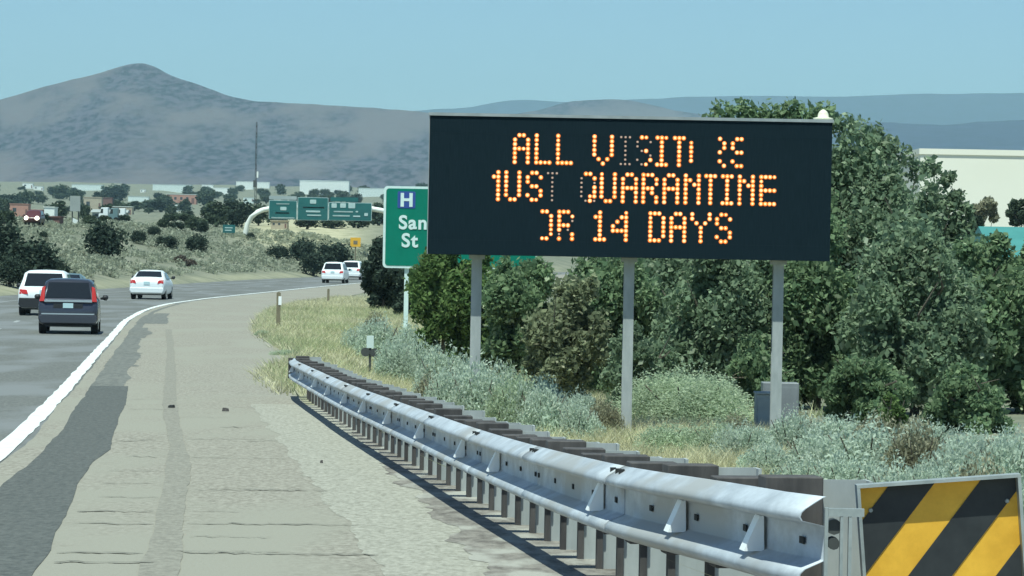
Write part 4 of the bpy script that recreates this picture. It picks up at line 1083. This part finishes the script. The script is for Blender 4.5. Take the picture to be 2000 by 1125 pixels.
shrub('dry_shrub', 'brown dry shrub growing against the cabinets', DSAGE, 1560, 850, 51, 90, 60, 4)
shrub('dry_shrub', 'brown dry shrub at the right foot of the large rounded shrub', DSAGE, 1440, 865, 49, 110, 70, 5)
shrub('dry_shrub', 'brown straggly shrub left of the middle sign post', DSAGE, 1180, 830, 54, 100, 95, 6)
shrub('weed_clump', 'dark weed clump at the shoulder edge beyond the far end of the guardrail', GSAGE, 556, 697, gpt(556, 694)[1], 60, 20, 7)
shrub('weed_clump', 'low weed clump at the tip of the grassy verge', GSAGE, 512, 660, gpt(512, 655)[1], 40, 16, 8)

# ---- grass: nobody could count it
def blades(rng, X, Y, hmin, hmax, wdt, lean=.75):
    n = len(X); Z = H(X, Y) - 0.01; h = rng.uniform(hmin, hmax, n); a = rng.uniform(0, np.pi, n); dx = np.cos(a) * wdt; dy = np.sin(a) * wdt
    lx = rng.normal(0, lean, n) * h; ly = rng.normal(0, lean, n) * h
    return np.stack([np.stack([X - dx, Y - dy, Z], 1), np.stack([X + dx, Y + dy, Z], 1), np.stack([X + lx, Y + ly, Z + h], 1)], 1).reshape(-1, 3)
rng = np.random.RandomState(9)
def scatter(n, y0, y1, x0f, x1f, thr, sc=2.2):
    Y = np.sqrt(rng.uniform(y0 * y0, y1 * y1, n)); X = rng.uniform(0, 1, n); a = x0f(Y); b_ = x1f(Y); X = a + (b_ - a) * X
    keep = fbm(X / sc, Y / sc, 3) + rng.normal(0, .08, n) > thr
    return X[keep], Y[keep]
sr_ = lambda y: shoulder_right(y)
X1, Y1 = scatter(130000, 14, 75, lambda y: railx(y) + 0.55, lambda y: railx(y) + 2 + y * .115, -.02)
V1 = blades(rng, X1, Y1, .10, .34, .009)
X2, Y2 = scatter(90000, 56, 190, lambda y: sr_(y) - 0.1, lambda y: sr_(y) + 5 + y * .03, -.12)
V2 = blades(rng, X2, Y2, .08, .24, .02)
o = link('dry_grass', fastmesh('dry_grass', np.concatenate([V1, V2]), 3, MATS['grass_dry'])); tag(o, 'dry yellow grass on the verge', 'grass', kind='stuff')
X3, Y3 = scatter(90000, 20, 150, lambda y: np.maximum(sr_(y), railx(y) + .6 * (y < 56)), lambda y: sr_(y) + 6 + y * .08, .05, 3.0)
V3 = blades(rng, X3, Y3, .12, .36, .014)
o = link('green_grass', fastmesh('green_grass', V3, 3, MATS['grass_green'])); tag(o, 'greener grass tufts mixed into the dry verge', 'grass', kind='stuff')
# ---- low sage cover on the hillside across the road
n = 11500
Yh = np.sqrt(rng.uniform(110 ** 2, 420 ** 2, n)); Xh = Yh * rng.uniform(-.245, -.02, n)
ok = (Xh < edge(Yh) - 12.5 - 0*Yh) & (fbm(Xh / 9, Yh / 14, 3) + rng.normal(0, .10, n) > -.10)
Xh, Yh = Xh[ok], Yh[ok]; Zh = H(Xh, Yh)
base = [tuft_verts(np.random.RandomState(100 + i), 46, .5, .5, .13) for i in range(8)]
V = []
for i in range(len(Xh)):
    s_ = rng.uniform(.45, 1.25); V.append(base[i % 8] * np.array([s_, s_, s_ * rng.uniform(.6, 1.1)]) + np.array([Xh[i], Yh[i], Zh[i]]))
o = link('hillside_sage', fastmesh('hillside_sage', np.concatenate(V), 4, MATS['leaf_hill'])); tag(o, 'low grey green sage covering the hillside across the road', 'sagebrush', kind='stuff')

# ---- junipers and town trees: prototypes, then copies
def far_proto(seed, matn, nleaf, size, kind):
    r_ = np.random.RandomState(seed)
    if kind == 'juniper': lb = crown_lobes(r_, 1.0, 0.95, .5, 16, .3, .5) + [(0, 0, .28, .48, .48, .3), (0, 0, .55, .36, .36, .4)]
    else: lb = crown_lobes(r_, 1.0, .95, .52, 22, .22, .42) + [(0, 0, .25, .4, .4, .25)]
    P = lobes_pts(r_, nleaf, lb); P = P[P[:, 2] > 0]
    cm = fastmesh('crown', leaves(r_, P, size, 1.4), 4, MATS[matn])
    mb = MB(); mb.tube([(0, 0, -.15), (.02, 0, .25), (0.0, .02, .6)], [.05, .04, .015], 6)
    for a in (0.3, 2.2, 4.4): mb.tube([(0.01, 0, .2), (math.cos(a) * .2, math.sin(a) * .2, .5)], [.025, .008], 5)
    to = mb.build('trunk', MATS['bark_far']); tm = to.data; bpy.data.objects.remove(to)
    return cm, tm
JUN = [far_proto(60 + i, 'leaf_juniper', 3600, .055, 'juniper') for i in range(3)]
TWN = [far_proto(70 + i, 'leaf_townA', 1500, .085, 'tree') for i in range(3)] + [far_proto(80, 'leaf_juniper', 1500, .08, 'tree')]
BRN = [far_proto(90, 'leaf_brown', 1500, .08, 'juniper')]
def far_tree(name, label, u, vtop, vbase, wpx, protos, i, group=None, cat='tree', y0=100.0, Y=None, vg=None):
    if Y is None: p = tpt(u, vg or vbase, y0)
    else:
        q = at(u, vbase, Y); p = Vector((q.x, Y, hz(q.x, Y)))
    k = F / p.y; cm, tm = protos[i % len(protos)]
    o = empty(name, p, i * 1.3); tag(o, label, cat, group)
    link('crown', cm, o); link('trunk', tm, o)
    w = wpx / k; hh = at(u, vtop, p.y).z - p.z
    o.scale = (w, w, max(hh, .3))
    if protos is BRN: o.location.z -= .3 * hh; o.scale.z *= 1.3
    return o
HG = 'junipers on the hillside across the road'
for i, (u, vt, vb, w, lab) in enumerate([
    (206, 428, 508, 84, 'large dark juniper on the hillside above the white sedan'), (270, 447, 477, 34, 'small juniper just right of the large juniper on the hill'),
    (325, 458, 489, 50, 'rounded juniper in the middle of the hillside'), (383, 455, 493, 50, 'rounded juniper at the right of the hillside row'),
    (65, 462, 545, 120, 'large dark green juniper behind the white SUV'), (5, 425, 520, 100, 'tall dark juniper at the left edge of the view'), (110, 505, 552, 70, 'low dark juniper behind the two nearest cars'), (20, 500, 560, 70, 'low juniper at the roadside by the left edge'),
    (300, 440, 463, 30, 'small juniper on the crest of the hill'), (85, 450, 470, 20, 'tiny juniper on the bare hillside at the left')]):
    far_tree('juniper_tree', lab, u, vt, vb, w, JUN, i, HG)
far_tree('brown_shrub', 'dead brown shrub below the hillside junipers', 352, 497, 515, 30, BRN, 0, cat='shrub')
far_tree('brown_shrub', 'smaller dead brown shrub right of the other on the hillside', 372, 505, 522, 26, BRN, 1, cat='shrub')
for i, (u, vt, vb, w, lab) in enumerate([(650, 468, 522, 78, 'broad dark juniper above the far white SUVs'), (590, 463, 512, 60, 'dark juniper below the gantry signs'), (545, 478, 515, 56, 'low dark juniper at the end of the hillside'),
                                      (612, 488, 524, 60, 'low dark juniper between the broad junipers above the bend'), (490, 453, 473, 20, 'small round juniper at the foot of the gantry leg')]):
    far_tree('juniper_tree', lab, u, vt, vb, w, JUN, i + 2, HG, Y=[330, 345, 335, 318, 372][i])
tw = [(50, 366, 402, 36), (120, 358, 388, 36), (114, 392, 428, 44), (222, 360, 392, 66), (165, 395, 430, 26), (228, 388, 412, 40), (262, 392, 410, 44), (315, 390, 412, 70), (290, 386, 410, 40), (404, 366, 402, 42), (422, 392, 442, 62), (462, 386, 442, 70),
      (448, 374, 400, 28), (505, 395, 436, 44), (540, 395, 442, 50), (600, 425, 445, 60), (650, 424, 446, 60), (700, 415, 445, 60), (740, 395, 440, 60), (20, 378, 402, 50), (5, 382, 420, 44), (75, 378, 396, 36), (150, 370, 395, 30), (345, 432, 452, 40),
      (380, 420, 450, 50), (360, 415, 432, 40), (320, 425, 445, 30), (395, 430, 455, 30), (10, 405, 440, 44), (580, 378, 396, 40), (630, 380, 398, 40), (690, 382, 398, 40), (520, 380, 396, 30), (180, 425, 445, 40), (205, 420, 436, 30)]
rr = random.Random(77)
for k in range(80):
    tw.append((rr.uniform(-20, 830), None, rr.uniform(372, 398), rr.uniform(14, 30)))
for k in range(45):
    tw.append((rr.uniform(-20, 420), None, rr.uniform(395, 440), rr.uniform(18, 40)))
TNAMES = {0: 'big dark tree rising behind the salmon pink house', 1: 'tree on the skyline behind the grey sign panel', 2: 'dark tree right of the small white shed', 3: 'wide green tree on the skyline above the tan building',
          7: 'wide dark tree left of the long pink house', 9: 'tree on the skyline right of the long pink house', 10: 'wide dark tree left of the gantry leg', 11: 'wide dark tree directly behind the gantry leg', 13: 'dark tree at the foot of the radio mast',
          14: 'dark tree behind the left gantry sign', 18: 'dark tree beside the left edge of the hospital sign', 17: 'dark tree behind the right gantry sign'}
for i, t in enumerate(tw):
    u, vt, vb, w = t
    if vt is None: vt = vb - w * rr.uniform(.45, .8)
    if i in TNAMES:
        far_tree('town_tree', TNAMES[i], u, vt, vb, w, TWN, i, 'trees among the distant houses', y0=330); continue
    far_tree('town_tree', 'dark leafy tree among the distant houses of the town', u, vt, vb, w, TWN, i, 'trees among the distant houses', y0=330)

# ------------------------------------------------------------------ distant buildings
pmat('adobe_pink', (0.42, 0.22, 0.17), (0.48, 0.26, 0.20), scale=.8, rough=.95)
pmat('adobe_dark', (0.16, 0.085, 0.075), (0.20, 0.11, 0.095), scale=.8, rough=.95)
pmat('adobe_tan', (0.40, 0.34, 0.25), (0.46, 0.40, 0.30), scale=.8, rough=.95)
pmat('wall_white', (0.74, 0.78, 0.74), (0.82, 0.85, 0.80), scale=.5, rough=.8)
pmat('wall_grey', (0.30, 0.33, 0.31), (0.36, 0.39, 0.37), scale=.6, rough=.9)
pmat('wall_cream', (0.90, 0.85, 0.70), (0.93, 0.88, 0.74), scale=.15, rough=.8)
pmat('roof_teal', (0.05, 0.22, 0.20), (0.065, 0.26, 0.235), scale=.8, rough=.6)
pmat('roof_pale', (0.62, 0.70, 0.66), (0.70, 0.77, 0.73), scale=.6, rough=.7)
pmat('window_far', (0.05, 0.06, 0.07), rough=.2)
def building(name, label, u0, u1, vt, vb, wall, roof='flat', roofm=None, nwin=3, dep=None, y0=330, Y=None, door=True, cat='building'):
    uc = (u0 + u1) / 2
    p = tpt(uc, vb, y0) if Y is None else Vector((at(uc, vb, Y).x, Y, hz(at(uc, vb, Y).x, Y)))
    k = F / p.y; w = (u1 - u0) / k; h = at(uc, vt, p.y).z - p.z; d = dep or max(w * .5, 4)
    o = empty(name, p); tag(o, label, cat)
    hw = h if roof == 'flat' else h * .68
    MB().box(-w / 2, w / 2, 0, d, -1.0, hw).build('wall', MATS[wall], o)
    if roof == 'flat':
        MB().box(-w / 2 - .12, w / 2 + .12, -.12, d + .12, hw + .002, hw + max(.12, h * .05)).build('roof', MATS[roofm or wall], o)
    else:
        MB().prism([(-.4, hw + .002), (d + .4, hw + .002), (d / 2, h)], -w / 2 - .3, w / 2 + .3, 'x').build('roof', MATS[roofm or wall], o)
    for i in range(nwin):
        x = -w / 2 + w * (i + .5) / (nwin + (1 if door else 0)); ww = w / (nwin + 1) * .2
        wi = MB().box(x - ww, x + ww, -.03, -.002, hw * .42, hw * .72).build('window', MATS['window_far'], o)
    if door: MB().box(w / 2 - w * .16, w / 2 - w * .16 + min(1.6, w * .1), -.03, -.002, 0, hw * .62).build('door', MATS['adobe_dark'], o)
    return o
building('adobe_house', 'salmon pink flat roofed house at the left edge of the town', 19, 55, 399, 424, 'adobe_pink', nwin=1)
building('adobe_house', 'low pink extension right of the salmon house', 54, 82, 410, 424, 'adobe_pink', nwin=1)
building('garden_wall', 'long dark red low building below the salmon house', 45, 116, 424, 437, 'adobe_dark', nwin=2, door=False, dep=3)
building('white_shed', 'small white shed right of the salmon house', 86, 106, 405, 428, 'wall_white', nwin=0, door=False)
building('tan_house', 'tan block building left of the long white roof', 163, 198, 386, 414, 'adobe_tan', nwin=1)
building('dark_house', 'dark brown block attached to the tan building', 198, 219, 387, 412, 'adobe_dark', nwin=0)
building('long_house', 'long low house with a white roof edge in the town', 217, 258, 404, 419, 'adobe_tan', roofm='wall_white', nwin=3)
building('grey_house', 'long low grey house with pale roof above the large juniper', 180, 246, 409, 428, 'wall_grey', 'gable', 'wall_grey', nwin=3)
building('pink_house', 'long pink flat house in the middle of the town', 325, 383, 380, 398, 'adobe_pink', nwin=4, roofm='roof_pale')
building('pale_house', 'small pale house below the long pink house', 342, 372, 399, 413, 'roof_pale', nwin=2)
building('white_trailer', 'pale trailer standing on the dry field under the gantry signs', 529, 561, 432, 446, 'adobe_tan', nwin=2, dep=3)
building('warehouse', 'white warehouse left of the tall mast', 461, 494, 355, 371, 'wall_white', nwin=0, door=False)
building('warehouse', 'white warehouse right of the tall mast', 502, 526, 356, 369, 'wall_white', nwin=0, door=False)
building('warehouse', 'large white warehouse above the gantry signs', 585, 681, 354, 380, 'wall_white', nwin=0, door=False, roofm='roof_pale')
building('warehouse', 'pale green roofed long shed left of the mast', 298, 372, 361, 374, 'roof_pale', nwin=0, door=False)
building('warehouse', 'small bright shed between the green roofed shed and the mast', 394, 416, 361, 369, 'wall_white', nwin=0, door=False)
building('warehouse', 'long white shed just left of the mast', 416, 456, 367, 377, 'wall_white', nwin=0, door=False)
building('warehouse', 'long pale shed on the skyline of the town', 140, 200, 361, 372, 'roof_pale', nwin=0, door=False)
building('white_house', 'small white house left on the skyline of the town', 44, 64, 358, 368, 'wall_white', nwin=1)
building('white_house', 'bright small house on the skyline beside the dark tree', 65, 84, 364, 372, 'wall_white', nwin=1)
building('white_house', 'small white house above the pale green shed', 250, 290, 384, 393, 'roof_pale', nwin=0, door=False)
building('white_house', 'tiny white house above the tan building', 150, 165, 375, 381, 'wall_white', nwin=1)
building('white_house', 'tiny bright house right of the skyline shed', 274, 284, 370, 377, 'wall_white', nwin=1)
building('white_house', 'pale low building beside the hospital sign on the skyline', 700, 752, 368, 384, 'roof_pale', nwin=0, door=False)
building('white_house', 'pale house between the mast and the gantry', 475, 495, 386, 394, 'roof_pale', nwin=1)
building('cream_building', 'large cream coloured building beyond the trees on the right', 1795, 2120, 304, 440, 'wall_cream', nwin=0, door=False, Y=310, dep=30)
building('teal_roof_building', 'low building with a teal metal roof at the right edge', 1950, 2080, 442, 500, 'wall_grey', 'gable', 'roof_teal', nwin=0, Y=150, dep=9)
# parked vans and panel
def van(u, vb, wpx, label, paint):
    p = tpt(u, vb, 330); k = F / p.y; w = wpx / k
    o = empty('parked_van', p, math.pi / 2); tag(o, label, 'van', 'parked vehicles in the town')
    L = w
    MB().prism([(-L / 2, .35), (L / 2, .35), (L / 2, 1.0), (L * .38, 1.1), (L * .26, 1.95), (-L / 2, 2.0)], -.95, .95, 'x').build('body', MATS[paint], o, bevel=.05)
    MB().prism([(L * .34, 1.15), (L * .25, 1.8), (L * .02, 1.8), (L * .02, 1.15)], -.965, .965, 'x').build('window', MATS['car_glass'], o)
    for sy in (-.32, .32):
        MB().tube([(-.97, sy * L, .33), (.97, sy * L, .33)], .34, 12).build('wheel', MATS['tyre'], o)
van(203, 432, 18, 'white van parked left in front of the grey house', 'paint_white')
van(236, 429, 18, 'white van parked right in front of the grey house', 'paint_white')
van(222, 433, 18, 'pale teal car parked between the two white vans', 'paint_teal')
p = tpt(146, 440, 330); k = F / p.y
o = empty('billboard', p); tag(o, 'grey back of a large sign panel standing among the town trees', 'sign')
MB().box(-10 / k, 10 / k, 0, .2, 27 / k, 57 / k).build('panel', MATS['wall_grey'], o)
for sx in (-6, 6): MB().box((sx - .8) / k, (sx + .8) / k, .21, .5, -1, 55 / k).build('post', MATS['dark_metal'], o)
p = tpt(146, 441, 250); k = F / p.y
o = empty('white_sign', p); tag(o, 'small white sign board on the crest below the grey panel', 'sign')
MB().prism([(-5 / k, 3 / k), (5 / k, 1 / k), (6 / k, 11 / k), (-4 / k, 15 / k)], 0, .08).build('panel', MATS['wall_white'], o)
MB().box(-.08, .08, .085, .2, -.5, 9 / k).build('post', MATS['post_wood'], o)
# oncoming car with headlights on the frontage road
p = tpt(58, 449, 250); k = F / p.y
c = make_car('oncoming_car', 'dark oncoming car with two lit headlights below the salmon house', 'suv', MATS['paint_maroon'], group='parked vehicles in the town', head=True)
c.location = (p.x, p.y + 5, p.z + .5); c.rotation_euler = (0, 0, math.pi); sc = 32 / k / 1.82; c.scale = (sc, sc, sc)
# lattice mast
p = tpt(498, 440, 330); Ymast = 760.0; q = at(498, 420, Ymast); g = hz(q.x, Ymast); k = F / Ymast
o = empty('radio_mast', (q.x, Ymast, g)); tag(o, 'tall thin dark lattice radio mast rising above the town', 'mast')
top = at(498, 238, Ymast).z - g; w = .26
for i in range(3):
    a = 2 * math.pi * i / 3; MB().tube([(math.cos(a) * w, math.sin(a) * w, -.5), (math.cos(a) * w * .55, math.sin(a) * w * .55, top)], .06, 5).build('leg', MATS['dark_metal'], o)
mb = MB(); z = 0; i = 0
while z < top - 1:
    a0 = 2 * math.pi * (i % 3) / 3; a1 = 2 * math.pi * ((i + 1) % 3) / 3; f = 1 - .45 * z / top; f2 = 1 - .45 * (z + .8) / top
    mb.tube([(math.cos(a0) * w * f, math.sin(a0) * w * f, z), (math.cos(a1) * w * f2, math.sin(a1) * w * f2, z + .8)], .035, 4); z += .8; i += 1
tag(mb.build('bracing', MATS['dark_metal'], o), kind='stuff')
zc = at(498, 352, Ymast).z - g
MB().box(-.5, .2, -.3, .3, zc - 1.6, zc).build('antenna', MATS['dark_metal'], o)
MB().box(.25, .6, -.2, .2, zc + .6, zc + 2.0).build('antenna', MATS['wall_white'], o)
